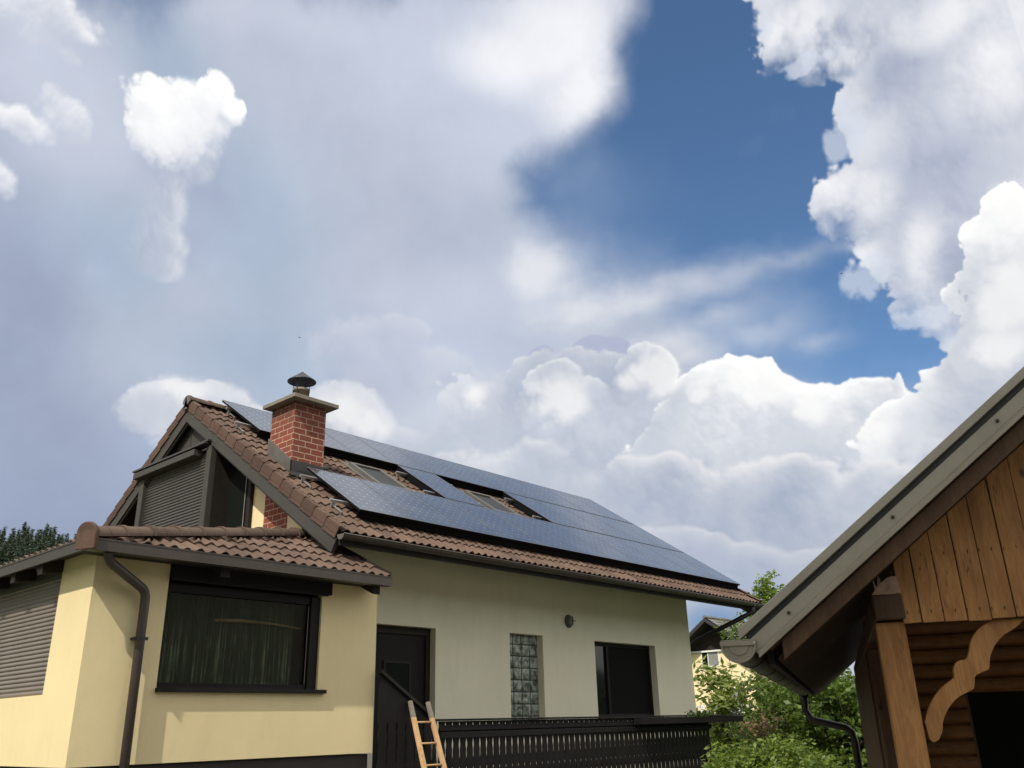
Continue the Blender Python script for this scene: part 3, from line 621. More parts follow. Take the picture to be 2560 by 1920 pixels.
# ---- balcony
BY = 9.13
mb = MB(); mb.box((7.60, BY+.03, -1.14), (15.75, W-.003, -.97)); mb.build('balcony_floor', M['lead'], house)
for x in (8.3, 12.1, 15.6): MB().box((x, BY+.06, GROUND-.2), (x+.14, BY+.2, -1.142)).build('balcony_post', M['dark_wood'], house)
def half_gap(z, seed):
    z_ = z
    g = .004+.011*math.exp(-((z_+.235)/.060)**2)+.005*math.exp(-((z_+.36)/.05)**2)+.006*math.exp(-((z_+.54)/.03)**2)+.010*math.exp(-((z_+.72)/.08)**2)+.008*math.exp(-((z_-.0)/.04)**2)
    for c, w in ((-.455, .020), (-.50, .012), (-.585, .015), (-.90, .05)): g *= 1-.97*math.exp(-((z_-c)/w)**2)
    return max(.0006, g) if z < .066 else .0006
def boards(mb, x0, x1, y, top, bot=-1.12, pitch=.134, th=.018, sc=1.6):
    k = 0
    while x0+k*pitch < x1-.03:
        xa = x0+k*pitch; xb = min(xa+pitch, x1); tz = top((xa+xb)/2) if callable(top) else top
        zs = np.linspace(bot, tz, 90); L = [(xa+half_gap(z, k)*sc, z) for z in zs]; Rr = [(xb-half_gap(z, k)*sc, z) for z in zs]
        if callable(top): L[-1] = (L[-1][0], top(xa)); Rr[-1] = (Rr[-1][0], top(xb))
        vs = []
        for yy in (y, y+th):
            for (a, b) in zip(L, Rr): vs += [(a[0], yy, a[1]), (b[0], yy, b[1])]
        m = len(zs); fs = []
        for i in range(m-1):
            fs += [(2*i, 2*i+1, 2*i+3, 2*i+2), (2*m+2*i, 2*m+2*i+2, 2*m+2*i+3, 2*m+2*i+1), (2*i, 2*i+2, 2*m+2*i+2, 2*m+2*i), (2*i+1, 2*m+2*i+1, 2*m+2*i+3, 2*i+3)]
        fs += [(2*m-2, 2*m-1, 4*m-1, 4*m-2)]
        mb.add(vs, fs); k += 1
rail = MB(); boards(rail, 8.655, 15.76, BY, .062); balcony = rail.build('balcony_railing', M['black_rail'], house)
mb = MB(); mb.box((8.62, BY-.055, .066), (15.83, BY+.065, .092)); mb.box((8.655, BY-.028, -.058), (15.80, BY-.003, .012)); mb.box((8.655, BY-.030, -.155), (15.80, BY-.003, -.077)); mb.box((8.655, BY+.026, -.66), (15.7, BY+.07, -.58))
mb.build('handrail', M['black_rail'], balcony, bevel=.004)
mb = MB(); mb.box((13.2, BY-.20, -.045), (16.75, BY-.035, -.03)); mb.box((13.2, BY-.20, -.03), (16.75, BY-.19, .055)); mb.box((13.2, BY-.045, -.03), (16.75, BY-.035, .055)); mb.box((16.74, BY-.19, -.03), (16.75, BY-.045, .055)); mb.build('flower_box', M['black_rail'], balcony)
mb = MB(); mb.tube([(15.2, BY-.12, .075), (16.4, BY-.13, .062), (17.0, BY-.05, .05), (17.6, BY+.3, .10), (18.2, BY+.8, .19)], .014, 8); mb.tube([(16.0, BY-.1, -.02), (16.9, BY-.04, -.03), (17.4, BY+.2, .03), (18.1, BY+.8, .15)], .016, 8); mb.build('awning_arm', M['black_rail'], balcony, True)
top = lambda x: .666-.610*(x-7.59)
mb = MB(); boards(mb, 7.60, 8.62, BY-.01, lambda x: max(.09, top(x)), pitch=.155, sc=1.8); sp = mb.build('stair_screen', M['black_rail'], house)
mb = MB(); mb.prism([(7.60, BY-.045, top(7.60)-.0), (8.53, BY-.045, top(8.53)), (8.53, BY-.045, top(8.53)+.045), (7.60, BY-.045, top(7.6)+.045)], (0, .08, 0)); mb.build('handrail', M['dark_wood'], sp)

# ------------------------------------------------------------------ solar panels
PX, PW, PL = 7.70, 1.025, 1.66
ROWS = {'bottom': (.56, list(range(11))), 'middle': (2.265, [3, 6, 7, 8, 9, 10]), 'top': (3.97, list(range(11)))}
ORD = ['first', 'second', 'third', 'fourth', 'fifth', 'sixth', 'seventh', 'eighth', 'ninth', 'tenth', 'eleventh']
def panel_label(row, k):
    if row == 'middle':
        if k == 3: return 'lone solar panel standing between the two roof windows'
        r = ['directly right of the second roof window', 'second right of the second roof window', 'third from the right end', 'second from the right end', 'at the far right end']
        return 'dark blue solar panel in the middle row, '+r[k-6]
    if row == 'top' and k == 0: return 'dark blue solar panel at the ridge left of the brick chimney'
    if k == 10: return 'dark blue solar panel at the far right end of the %s row' % ('eaves' if row == 'bottom' else 'ridge')
    if row == 'bottom' and k == 0: return 'dark blue solar panel just below the brick chimney, leftmost of the eaves row'
    return 'dark blue solar panel, %s from the left in the row along the %s' % (ORD[k], 'eaves' if row == 'bottom' else 'ridge')
def make_panel():
    t = thing('solar_panel', (0, 0, 0), 'x', 'solar panel', 'solar panels on the roof', (PIT, 0, 0))
    w, l, h = PW-.02, PL, .04; mb = MB(); e = .012
    mb.quad((e, e, h-.002), (w-e, e, h-.002), (w-e, l-e, h-.002), (e, l-e, h-.002), [(0, 0), (6, 0), (6, 10), (0, 10)])
    mb.build('solar_cells', M['solar'], t)
    mb = MB(); mb.box((0, 0, h-.006), (w, e, h)); mb.box((0, l-e, h-.006), (w, l, h)); mb.box((0, e, h-.006), (e*.7, l-e, h)); mb.box((w-e*.7, e, h-.006), (w, l-e, h)); mb.build('frame', M['panel_frame'], t)
    MB().box((.004, .004, 0), (w-.004, l-.004, h-.0075)).build('backsheet', M['panel_under'], t)
    return t
first = make_panel(); used = False
for row, (t0, cols) in ROWS.items():
    for k in cols:
        o = first if not used else copy_tree(first); used = True
        P = on_roof(PX+k*PW, t0, .122); o.location = P; o['label'] = panel_label(row, k)
# mounting rails, one thing per row
for row, (t0, cols) in ROWS.items():
    mb = MB(); HK = []; ST = []
    runs = [(0, 10)] if row != 'middle' else [(3, 3), (6, 10)]
    for (a, b) in runs:
        for ti, tt in enumerate((t0+.36, t0+1.30)):
            xa = PX+a*PW-(.30 if (ti == 0 or row == 'bottom') and a == 0 else .26 if row == 'middle' else .05); xb = PX+(b+1)*PW-.02+(.22 if row == 'middle' and b == 3 else .02)
            mb.frame(on_roof(0, tt), (1, 0, 0), (0, CP, SP), (0, -SP, CP), (xa, -.02, .077), (xb, .02, .117))
            for x in np.arange(xa+.08, xb, 1.05):
                hk = MB(); fr_ = lambda p, q: hk.frame(on_roof(0, tt), (1, 0, 0), (0, CP, SP), (0, -SP, CP), p, q)
                fr_((x-.018, -.03, .012), (x+.018, .03, .076))
                if x < xa+.1 and row != 'middle': fr_((x-.015, -.26, .030), (x+.015, -.031, .038)); fr_((x-.012, -.275, -.02), (x+.012, -.26, .045))
                HK.append(hk)
        # added black strips standing in for the shadow under exposed panel edges
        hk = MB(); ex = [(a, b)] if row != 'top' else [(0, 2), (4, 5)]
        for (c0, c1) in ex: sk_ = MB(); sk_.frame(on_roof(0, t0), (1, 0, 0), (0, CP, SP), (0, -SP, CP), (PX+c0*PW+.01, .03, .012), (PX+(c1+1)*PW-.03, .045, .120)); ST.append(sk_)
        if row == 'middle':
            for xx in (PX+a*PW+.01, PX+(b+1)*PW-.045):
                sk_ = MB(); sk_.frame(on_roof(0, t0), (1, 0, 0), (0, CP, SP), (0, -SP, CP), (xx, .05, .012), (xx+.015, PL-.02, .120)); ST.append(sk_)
    P = on_roof(PX, t0); lab = {'bottom': 'aluminium mounting rails under the lowest panel row, ends showing at left', 'middle': 'aluminium mounting rails beside the roof windows', 'top': 'aluminium mounting rails under the panel row at the ridge'}[row]
    t = thing('mounting_rails', tuple(P), lab, 'mounting rail', 'mounting rails'); mb.build('rail', M['alu'], t)
    for h_ in HK: h_.build('roof_hook', M['zinc'], t)
    for h_ in ST: h_.build('shade_strip', M['panel_under'], t)

# ------------------------------------------------------------------ ladder
LD = thing('ladder', (8.25, 8.35, GROUND), 'wooden ladder with tips coloured grey as in shade leaning on the dark balcony railing', 'ladder')
dy = .383
def lp(x, z): return V(x, 9.085-(.315-z)*dy, z)
for x0, x1, zt in ((8.095, 8.105, .318), (8.405, 8.43, .305)):
    dx = (x1-x0)/2; up = (lp(x0, 1)-lp(x0, 0)); up /= np.linalg.norm(up); nrm_ = np.cross(up, (1, 0, 0))
    for nm, mt, za, zb in (('rail', M['ladder'], GROUND, zt-.20), ('rail_tip', M['ladder_shade'], zt-.1995, zt)):
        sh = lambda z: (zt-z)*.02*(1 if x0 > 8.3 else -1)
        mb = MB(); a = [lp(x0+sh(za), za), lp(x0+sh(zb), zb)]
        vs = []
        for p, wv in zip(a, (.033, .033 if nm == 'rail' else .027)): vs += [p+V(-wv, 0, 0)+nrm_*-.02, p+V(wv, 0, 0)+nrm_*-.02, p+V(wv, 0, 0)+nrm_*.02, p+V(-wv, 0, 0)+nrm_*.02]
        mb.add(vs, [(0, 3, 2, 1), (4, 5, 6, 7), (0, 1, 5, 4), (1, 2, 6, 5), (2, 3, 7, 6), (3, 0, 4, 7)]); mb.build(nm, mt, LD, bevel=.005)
z = .055
while z > GROUND+.15:
    MB().tube([lp(8.085, z), lp(8.43, z)], [.013, .013], 10).build('rung', M['ladder'], LD, True); z -= .255

# ------------------------------------------------------------------ garage of pine on the right
TH = R(22.5); GU = V(math.cos(TH), math.sin(TH), 0); GV = V(math.sin(TH), -math.cos(TH), 0); K = 1.18; GD = 3.9*K
def G(a, b, z): return GU*(GD+a*K)+GV*(b*K)+V(0, 0, z*K)
GZ = GROUND/K; FA = .40
carport = thing('garage', tuple(G(3, 1.6, GZ)), 'pine log garage with carved brace, sheet metal roof edge and beige gutter', 'garage')
def gbox(mb, a, b): return mb.frame(G(0, 0, 0), GU*K, GV*K, V(0, 0, K), a, b)
T = .773; AP = 2.3; LEN = 7.0
def band(mb, a0, a1, c0, c1, b0, b1, cut=0.0):
    """strip following the roof slope, in the gable plane, c measured above z = T*b"""
    for (p, q) in ((b0, b1),):
        mb.prism([G(a0, p+cut*(c0-c1)*0, c0+T*p), G(a0, q, c0+T*q), G(a0, q, c1+T*q), G(a0, p, c1+T*p)], GU*(a1-a0)*K)
        mb.prism([G(a0, q, c0+T*q), G(a0, 2*q-p, c0+T*p), G(a0, 2*q-p, c1+T*p), G(a0, q, c1+T*q)], GU*(a1-a0)*K)
    return mb
band(MB(), -.022, .03, .584, .628, -.358, AP).build('roof_edge_trim', M['trim_metal'], carport, bevel=.003)
band(MB(), .012, .03, .548, .5835, -.33, AP).build('edge_groove', M['lead_dark'], carport)
vt = band(MB(), -.006, .010, .486, .553, -.325, AP).build('verge_flashing', M['trim_metal'], carport, bevel=.002)
mb = MB()
for (c0, c1, a0, a1) in ((.453, .474, -.030, .010),):
    band(mb, a0, a1, c0, c1, -.285, AP)
mb.prism([G(-.030, -.29, .474+T*-.29), G(-.006, -.295, .487+T*-.295), G(-.006, AP, .487+T*AP), G(-.030, AP, .474+T*AP)], GU*.004); mb.build('drip_edge', M['gutter_beige'], carport, bevel=.002)
mb = MB()
for b in (-.145, .32, .785, 1.25, 1.7):
    c = .520; mb.tube([G(-.006, b, c+T*b), G(-.014, b, c+T*b)], .0085, 10); mb.tube([G(-.014, b, c+T*b), G(-.018, b, c+T*b)], .0055, 6)
mb.build('screws', M['lead_dark'], vt, False)
mb = MB()
for (p, q, s) in ((-.34, AP, 1),):
    mb.prism([G(-.02, p, .628+T*p), G(-.02, q, .628+T*q), G(-.02, q, .60+T*q), G(-.02, p, .60+T*p)], GU*(LEN+.04)*K)
    mb.prism([G(-.02, q, .628+T*q), G(-.02, 2*q-p, .628+T*p), G(-.02, 2*q-p, .60+T*p), G(-.02, q, .60+T*q)], GU*(LEN+.04)*K)
mb.build('roof_sheet', M['trim_metal'], carport)
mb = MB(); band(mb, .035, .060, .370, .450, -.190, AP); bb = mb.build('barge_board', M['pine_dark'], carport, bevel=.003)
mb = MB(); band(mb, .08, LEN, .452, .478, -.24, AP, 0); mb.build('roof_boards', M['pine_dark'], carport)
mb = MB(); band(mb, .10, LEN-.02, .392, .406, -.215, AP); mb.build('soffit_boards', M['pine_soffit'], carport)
nh = MB(); rr = random.Random(19)
for i in range(20):
    for q in (.022, .068):
        b = .317+i*.0955+q
        for zb_ in (.372+.052, .372+.30):
            if zb_ < .43+T*b-.06: dz = rr.uniform(-.004, .004); nh.prism([G(FA-.0365, b-.0016, zb_+dz), G(FA-.0365, b+.0016, zb_+dz), G(FA-.0365, b+.0008, zb_+dz-.015), G(FA-.0365, b-.0008, zb_+dz-.015)], GU*.004)
nh.build('nail', M['black'], carport)
mb = MB(); gbox(mb, (.16, -.262, .215), (LEN, -.235, .33)); mb.build('eave_board', M['soffit'], carport)
gg = half_gutter('gutter', G(-.01, -.364, .297), G(LEN, -.364, .292), .071*K, M['gutter_dark'], carport, -GV, M['gutter_beige'])
# front cap: pressed half disc with a raised rim and a flat strip
def capdisc(r0, r1, a0, a1): return [G(a0, -.364+math.cos(t)*r0, .297-math.sin(t)*r0) for t in np.linspace(0, math.pi, 24)], (a1-a0)
mb = MB(); n = 26
for (r0, r1, h0, h1) in ((.0, .040, -.019, -.019), (.040, .046, -.019, -.014), (.046, .060, -.014, -.014), (.060, .064, -.014, -.024), (.064, .071, -.024, -.024), (.071, .073, -.024, -.012)):
    for j in range(n):
        t0, t1 = math.pi*j/n, math.pi*(j+1)/n; P = lambda r, h, t: G(h, -.364+math.cos(t)*r, .288-math.sin(t)*r)
        if r0 == 0: mb.add([P(0, h0, 0), P(r1, h1, t0), P(r1, h1, t1)], [(0, 1, 2)])
        else: mb.quad(P(r0, h0, t0), P(r1, h1, t0), P(r1, h1, t1), P(r0, h0, t1))
gc = mb.build('gutter_front_cap', M['gutter_beige'], gg)
mb = MB(); gbox(mb, (-.026, -.438, .284), (-.010, -.290, .304)); gbox(mb, (-.024, -.434, .3045), (.0, -.290, .309)); mb.build('cap_strip', M['gutter_beige'], gg, bevel=.003)
mb = MB(); mb.tube([G(-.027, -.297, .295), G(-.030, -.297, .295)], .006, 10); mb.build('rivet', M['alu'], gg)
for a in np.arange(.5, LEN, .9): mb = MB(); mb.prism([G(a, -.364+math.cos(t)*.076, .297-math.sin(t)*.076) for t in np.linspace(0, math.pi, 14)]+[G(a, -.364+math.cos(t)*.072, .297-math.sin(t)*.072) for t in np.linspace(math.pi, 0, 14)], GU*.03); mb.build('gutter_bracket', M['gutter_dark'], gg)
mb = MB(); A1 = LEN-.15
mb.tube([G(A1, -.364, .25), G(A1, -.364, .17), G(A1, -.364, .07), G(A1, -.31, -.03), G(A1, .03, -.115), G(A1, .085, -.16), G(A1, .10, -.26), G(A1, .10, GZ)], [.062, .05, .045, .045, .045, .045, .045, .045], 14); mb.build('downpipe', M['gutter_dark'], carport, True)
# posts, plate beams, brace

mb = MB(); gbox(mb, (FA, .200, GZ), (FA+.12, .322, .385)); mb.build('post', M['pine'], carport, bevel=.008)
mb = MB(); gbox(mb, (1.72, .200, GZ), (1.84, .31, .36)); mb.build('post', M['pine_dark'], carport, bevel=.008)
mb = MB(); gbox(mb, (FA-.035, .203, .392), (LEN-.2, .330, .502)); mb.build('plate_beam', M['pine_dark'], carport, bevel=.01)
rr = random.Random(3); mb = MB()
for i in range(16):
    b = .225+.1*rr.random(); a = FA-.03+.01*rr.random(); h = .07*rr.random()+.02; w = .006+.006*rr.random()
    mb.prism([G(a, b-w, .500), G(a, b+w, .500), G(a, b+(rr.random()-.5)*.05, .502+h)], GU*.012)
mb.prism([G(FA-.03, .205, .503), G(FA-.03, .328, .503), G(FA-.028, .32, .58), G(FA-.03, .285, .575), G(FA-.03, .24, .545)], GU*.05); mb.build('broken_beam_end', M['splinter'], carport)
mb = MB(); gbox(mb, (FA-.01, .30, .53), (FA+.055, 4.3, .60)); mb.build('tie_beam', M['pine_dark'], carport)
# hanging gable boards
rr = random.Random(11); edges = [.315, .392, .481, .573, .665, .760, .862, .95, 1.05, 1.14, 1.24, 1.35, 1.44, 1.55, 1.65, 1.76, 1.86, 1.97, 2.06, 2.17, 2.28, 2.39]
cl_ = M['pine']
for i in range(len(edges)-1):
    b0, b1 = edges[i]+.0018, edges[i+1]-.0018; a = FA-.028-(.006 if i % 2 else 0)+rr.uniform(-.002, .002); z0 = .372+rr.uniform(-.004, .003)
    mb = MB(); t = lambda b: .452+T*min(b, 2*AP-b)
    mb.prism([G(a, b0, z0), G(a, b1, z0+rr.uniform(-.003, .003)), G(a, b1, t(b1)), G(a, b0, t(b0))], GU*.018*K)
    o = mb.build('gable_board', cl_, carport, bevel=.003)
# carved brace, outline taken in the gable plane
def lerp(P, n=6):
    P = [np.array(p, float) for p in P]; out = []
    for i in range(len(P)-1):
        p0, p1, p2, p3 = P[max(i-1, 0)], P[i], P[i+1], P[min(i+2, len(P)-1)]
        for j in range(n):
            t = j/n; out.append(.5*((2*p1)+(-p0+p2)*t+(2*p0-5*p1+4*p2-p3)*t*t+(-p0+3*p1-3*p2+p3)*t**3))
    return out+[P[-1]]
zz = lambda px, py: (px, py)
up = [(.331, -.030), (.352, .020), (.385, .068), (.425, .108), (.468, .137), (.478, .150), (.480, .172), (.492, .200), (.512, .212), (.535, .216), (.552, .240), (.570, .288), (.600, .328), (.640, .358), (.680, .372)]
lo = [(.372, -.102), (.392, -.068), (.402, -.030), (.425, .010), (.455, .045), (.490, .070), (.530, .088), (.545, .098), (.552, .118), (.560, .145), (.588, .160), (.615, .170), (.622, .185), (.634, .225), (.662, .270), (.705, .308), (.750, .333), (.800, .372)]
# brace must end on post and board edge
poly = lerp(up, 5)+lerp(lo, 5)[::-1]
lowtip = [np.array((.350, -.112)), np.array((.337, -.098))]
pts = [np.array(p) for p in poly]+lowtip
mb = MB(); mb.prism([G(FA+.005, p[0], p[1]) for p in pts], GU*.05*K); mb.build('carved_brace', M['pine'], carport, bevel=.004)
# log wall at the back of the porch with a dark doorway
WA = 1.9; s = (3.9+WA)/5.4
mb = MB(); z = GZ; hlog = .0765*s; zs = []; z = .332*s
while z > GZ: zs.append(z); z -= hlog
z = .332*s+hlog
while z < 1.9: zs.append(z); z += hlog
bo = .632*s; ztop = .110*s; 
def logrow(mb, z1, h, b0, b1, a0, seed):
    n = 7
    for j in range(n):
        f = lambda t: .030*math.sqrt(max(0, 1-(2*t-1)**2))*1.0
        t0, t1 = j/n, (j+1)/n; P0, P1 = z1-h*t0, z1-h*t1
        mb.quad(G(a0-f(t1), b0, P1), G(a0-f(t1), b1, P1), G(a0-f(t0), b1, P0), G(a0-f(t0), b0, P0), [(seed+P1, b0), (seed+P1, b1), (seed+P0, b1), (seed+P0, b0)])
for i, z1 in enumerate(zs):
    b1 = bo if z1 < ztop+.02 else 4.2; lo_ = max(.20, (z1-.45)/T); b1 = min(b1, 2*AP-lo_); logrow(mb, z1, hlog, lo_, b1, WA, i*.71)
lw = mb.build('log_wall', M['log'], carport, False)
mb = MB(); mb.prism([G(WA+.02, .2, ztop), G(WA+.02, .2, .44), G(WA+.02, AP, .44+T*(AP-.0)-.01), G(WA+.02, 2*AP-.2, .44), G(WA+.02, 2*AP-.2, ztop)], GU*.08); gbox(mb, (WA+.02, .20, GZ), (WA+.10, bo, ztop)); gbox(mb, (WA-.02, bo-.002, GZ), (WA+.12, bo+.012, ztop)); mb.build('wall_frame', M['pine_dark'], carport)
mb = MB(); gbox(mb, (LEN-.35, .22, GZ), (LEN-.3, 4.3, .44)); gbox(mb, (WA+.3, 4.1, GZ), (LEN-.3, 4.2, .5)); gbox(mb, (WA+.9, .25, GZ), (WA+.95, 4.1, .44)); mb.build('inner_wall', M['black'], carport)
mb = MB(); mb.prism([G(WA+.11, .19, GZ), G(WA+.11, .19, .36), G(WA+.11, .24, .36), G(WA+.11, .24, GZ)], GU*(LEN-.4-WA)*K); mb.build('side_wall', M['pine_dark'], carport)

# ------------------------------------------------------------------ ground and hill
def sheet(name, x0, x1, y0, y1, nx, ny, zf, mat):
    xs = np.linspace(x0, x1, nx); ys = np.linspace(y0, y1, ny); vs = [(x, y, zf(x, y)) for y in ys for x in xs]
    fs = [(j*nx+i, j*nx+i+1, (j+1)*nx+i+1, (j+1)*nx+i) for j in range(ny-1) for i in range(nx-1)]
    mb = MB(); mb.add(vs, fs); o = mb.build(name, mat, smooth=True); o['kind'] = 'structure'; return o
sheet('ground', -900, 900, -900, 900, 60, 60, lambda x, y: GROUND-.02, M['grass'])
sheet('gravel_yard', -7, 16.5, -7, 9.0, 30, 20, lambda x, y: GROUND-.012+.004*math.sin(x*3)*math.cos(y*2.3), M['yard'])
def hillz(x, y):
    d = math.hypot(x, y); az = math.degrees(math.atan2(y, x)); f = math.exp(-((az-74)/16)**2) if az < 74 else 1.0
    if az > 150 or az < 0: f = 0
    r = min(1, max(0, (d-130)/190)); return GROUND-.5+f*60*r*r*(3-2*r)*(1+.04*math.sin(x*.05)+.03*math.cos(y*.07))
sheet('hill', -350, 330, 90, 600, 70, 55, lambda x, y: hillz(x, y), M['hill'])
hm = MB(); n = 180
for i in range(n):
    a0, a1 = R(-30+360*i/n), R(-30+360*(i+1)/n); back = lambda a: 1/(1+math.exp(-(math.degrees(a)-100)/6)); h = lambda a: 26+9*math.sin(a*5+1)+5*math.sin(a*13)+150*back(a)*(1/(1+math.exp((math.degrees(a)-318)/5)))  # ridge behind the viewer is added and raised to block low sky light
    hm.quad((700*math.cos(a0), 700*math.sin(a0), GROUND-1), (700*math.cos(a1), 700*math.sin(a1), GROUND-1), (820*math.cos(a1), 820*math.sin(a1), h(a1)), (820*math.cos(a0), 820*math.sin(a0), h(a0)))
o = hm.build('far_hills', M['hill']); o['kind'] = 'structure'

# ------------------------------------------------------------------ vegetation
def leaves_mesh(name, P, Nn, size, asp, mat, parent, seed, droop=0.0):
    rng = np.random.default_rng(seed); n = len(P)
    d = rng.normal(size=(n, 3)); d[:, 2] = d[:, 2]*.5-droop; d /= np.linalg.norm(d, axis=1, keepdims=True)
    q = Nn+rng.normal(size=(n, 3))*.6+np.array([0, 0, .5]); w = np.cross(d, q); w /= np.linalg.norm(w, axis=1, keepdims=True)+1e-9
    s = size*(.6+.8*rng.random((n, 1))); L = d*s; Wd = w*s*asp
    nn = np.cross(d, w)*s*.12
    vs = np.stack([P, P+L*.5+Wd*.5+nn, P+L, P+L*.5-Wd*.5+nn], 1).reshape(-1, 3)
    org = np.array(ORG.get(parent.name, (0, 0, 0)) if parent else (0, 0, 0)); vs = vs-org
    me = bpy.data.meshes.new(name); me.vertices.add(4*n); me.vertices.foreach_set('co', vs.astype(np.float32).ravel())
    me.loops.add(4*n); me.loops.foreach_set('vertex_index', np.arange(4*n, dtype=np.int32)); me.polygons.add(n); me.polygons.foreach_set('loop_start', np.arange(0, 4*n, 4, dtype=np.int32)); me.polygons.foreach_set('loop_total', np.full(n, 4, np.int32))
    me.update(calc_edges=True); at = me.attributes.new('tint', 'FLOAT', 'FACE'); at.data.foreach_set('value', rng.random(n).astype(np.float32)); me.materials.append(mat)
    o = bpy.data.objects.new(name, me); COL.objects.link(o)
    if parent: o.parent = parent; ORG[o.name] = tuple(org)
    return o
def broad_tree(name, base, center, rad, nclump, per, size, mat, label, seed, cat='tree', asp=.5, droop=.2, trunk=.10, group=None, sprig=.35, shape=None, wood=M['bark']):
    rng = np.random.default_rng(seed); t = thing(name, base, label, cat, group); base = V(*base); c = V(*center); rad = V(*(rad if hasattr(rad, '__len__') else (rad,)*3))
    mb = MB(); fork = base+(c-V(0, 0, rad[2]*.75)-base)*.98; mb.tube([base, base+(fork-base)*.5+V(.05, .03, 0), fork], [trunk, trunk*.8, trunk*.62], 10)
    cl = []
    for i in range(nclump):
        d = rng.normal(size=3); d /= np.linalg.norm(d); r = rng.random()**.42; p = c+d*r*rad*(1+.18*rng.normal()); rc = sprig*(.55+.9*rng.random())
        cl.append((p, rc))
        if i % 3 == 0:
            m = fork+(p-fork)*.5+rng.normal(size=3)*.12*rad; mb.tube([fork, m, p], [trunk*.38, trunk*.2, trunk*.06], 6)
    mb.build('trunk' if cat == 'tree' else 'stems', wood, t, True)
    PP = []; NN = []
    for (p, rc) in cl:
        k = int(per*(rc/sprig)**2); q = rng.normal(size=(k, 3)); q /= np.linalg.norm(q, axis=1, keepdims=True); q *= rc*(rng.random((k, 1))**.45); q[:, 2] *= .75; PP.append(p+q); NN.append(q/rc)
    leaves_mesh('crown' if cat == 'tree' else 'foliage', np.concatenate(PP), np.concatenate(NN), size, asp, mat, t, seed)
    return t
def at(px_az, d, z=0): return (d*math.cos(R(px_az)), d*math.sin(R(px_az)), z)
broad_tree('walnut_tree', at(29.2, 29, GROUND), at(29.1, 29, .35), (.85, .85, 1.55), 40, 36, .25, M['leaf_yellow'], 'young walnut tree with long drooping leaves beside the right corner of the house', 21, asp=.32, droop=.9, sprig=.34)
broad_tree('fruit_tree', at(24.6, 27, GROUND), at(24.7, 27, .7), (1.05, 1.05, 1.7), 80, 52, .13, M['leaf'], 'tall loose fruit tree rising between the house and the garage gutter', 22, sprig=.36, asp=.6)
broad_tree('birch_tree', at(26.0, 29, GROUND), at(25.95, 29, 3.65), (.7, .7, .8), 24, 42, .12, M['leaf_bright'], 'thin treetop showing above the garage verge at the end of the solar roof', 23, sprig=.26, asp=.6, trunk=.07)
broad_tree('cherry_tree', at(26.6, 31, GROUND), at(26.8, 31, 2.45), (1.0, 1.0, .75), 34, 42, .12, M['leaf'], 'thin leafy branches in front of the neighbour roof, below the long downpipe', 29, sprig=.28, asp=.6, trunk=.06)
broad_tree('apple_tree', at(22.4, 19, GROUND), at(22.3, 19, .1), (1.45, 1.45, 1.0), 130, 85, .115, M['leaf'], 'leafy apple tree in shade under the garage eaves', 24, sprig=.32, asp=.65)
broad_tree('hazel_tree', at(24.0, 24, GROUND), at(24.3, 24, -.15), (1.45, 1.45, 1.0), 84, 60, .12, M['leaf'], 'hazel tree in the garden behind the hanging end of the gutter', 25, sprig=.34, asp=.65)
broad_tree('garden_shrub', at(28.2, 15.5, GROUND), at(28.0, 15.5, -.95), (.80, .80, .62), 90, 90, .085, M['leaf_bright'], 'bright green shrub at the lower right corner of the balcony', 26, cat='shrub', sprig=.24, asp=.5)
broad_tree('garden_shrub', at(25.4, 17.0, GROUND), at(25.4, 17.0, -1.05), (1.0, 1.0, .62), 90, 90, .09, M['leaf_bright'], 'sunlit green shrub in front of the shady garden trees, right of the brightest shrub', 30, cat='shrub', sprig=.25, asp=.5)
broad_tree('plum_tree', at(27.2, 20.5, GROUND), at(27.0, 20.5, -.2), (.45, .45, .2), 12, 36, .08, M['leaf_red'], 'small brownish leaved bush behind the end of the balcony', 27, cat='shrub', sprig=.22, trunk=.03)
PP = []; rng = np.random.default_rng(31)
for i in range(420):
    az = rng.uniform(17, 31.5); d = 33+rng.random()*5; k = 60; q = rng.normal(size=(k, 3))*.42; PP.append(np.array(at(az, d, GROUND+rng.random()*1.5))+q)
PP = np.concatenate(PP); o = leaves_mesh('hedge', PP, np.zeros_like(PP)+V(0, 0, 1), .17, .6, M['leaf_dark'], None, 31); tag(o, 'dark garden hedge running behind the fruit trees', 'hedge')
# unseen tree added behind the viewer to shade the garage front
broad_tree('added_shade_tree', (-4.2, -3.2, GROUND), (-1.5, -.75, 7.4), (3.1, 2.7, 2.1), 420, 95, .17, M['leaf'], 'large unseen tree added so that its crown shades the garage front', 28, sprig=.5, asp=.75, trunk=.22)

def spruce_mesh(seed, h):
    rng = np.random.default_rng(seed); P = []; Nn = []; nl = 30
    for i in range(nl):
        t = (i+.5)/nl; z = h*(.06+.94*t); r = h*.19*(1-t)**.85*(.75+.5*rng.random())+.05
        for b in range(int(6+9*(1-t))):
            a = rng.random()*6.283; rl = r*(.55+.6*rng.random()); m = max(5, int(26*rl/(h*.05)))
            s = rng.random(m)**.7; q = np.stack([np.cos(a)*s*rl, np.sin(a)*s*rl, z-s*rl*.42+.10*rl*(s**3)], 1)+rng.normal(size=(m, 3))*h*.006; P.append(q); Nn.append(np.tile(V(math.cos(a), math.sin(a), .6), (m, 1)))
    top = np.stack([rng.normal(size=14)*h*.003, rng.normal(size=14)*h*.003, h*(.93+.08*np.arange(14)/14)], 1); P.append(top); Nn.append(np.tile(V(0, 0, 1), (14, 1)))
    return np.concatenate(P), np.concatenate(Nn)
protos = []
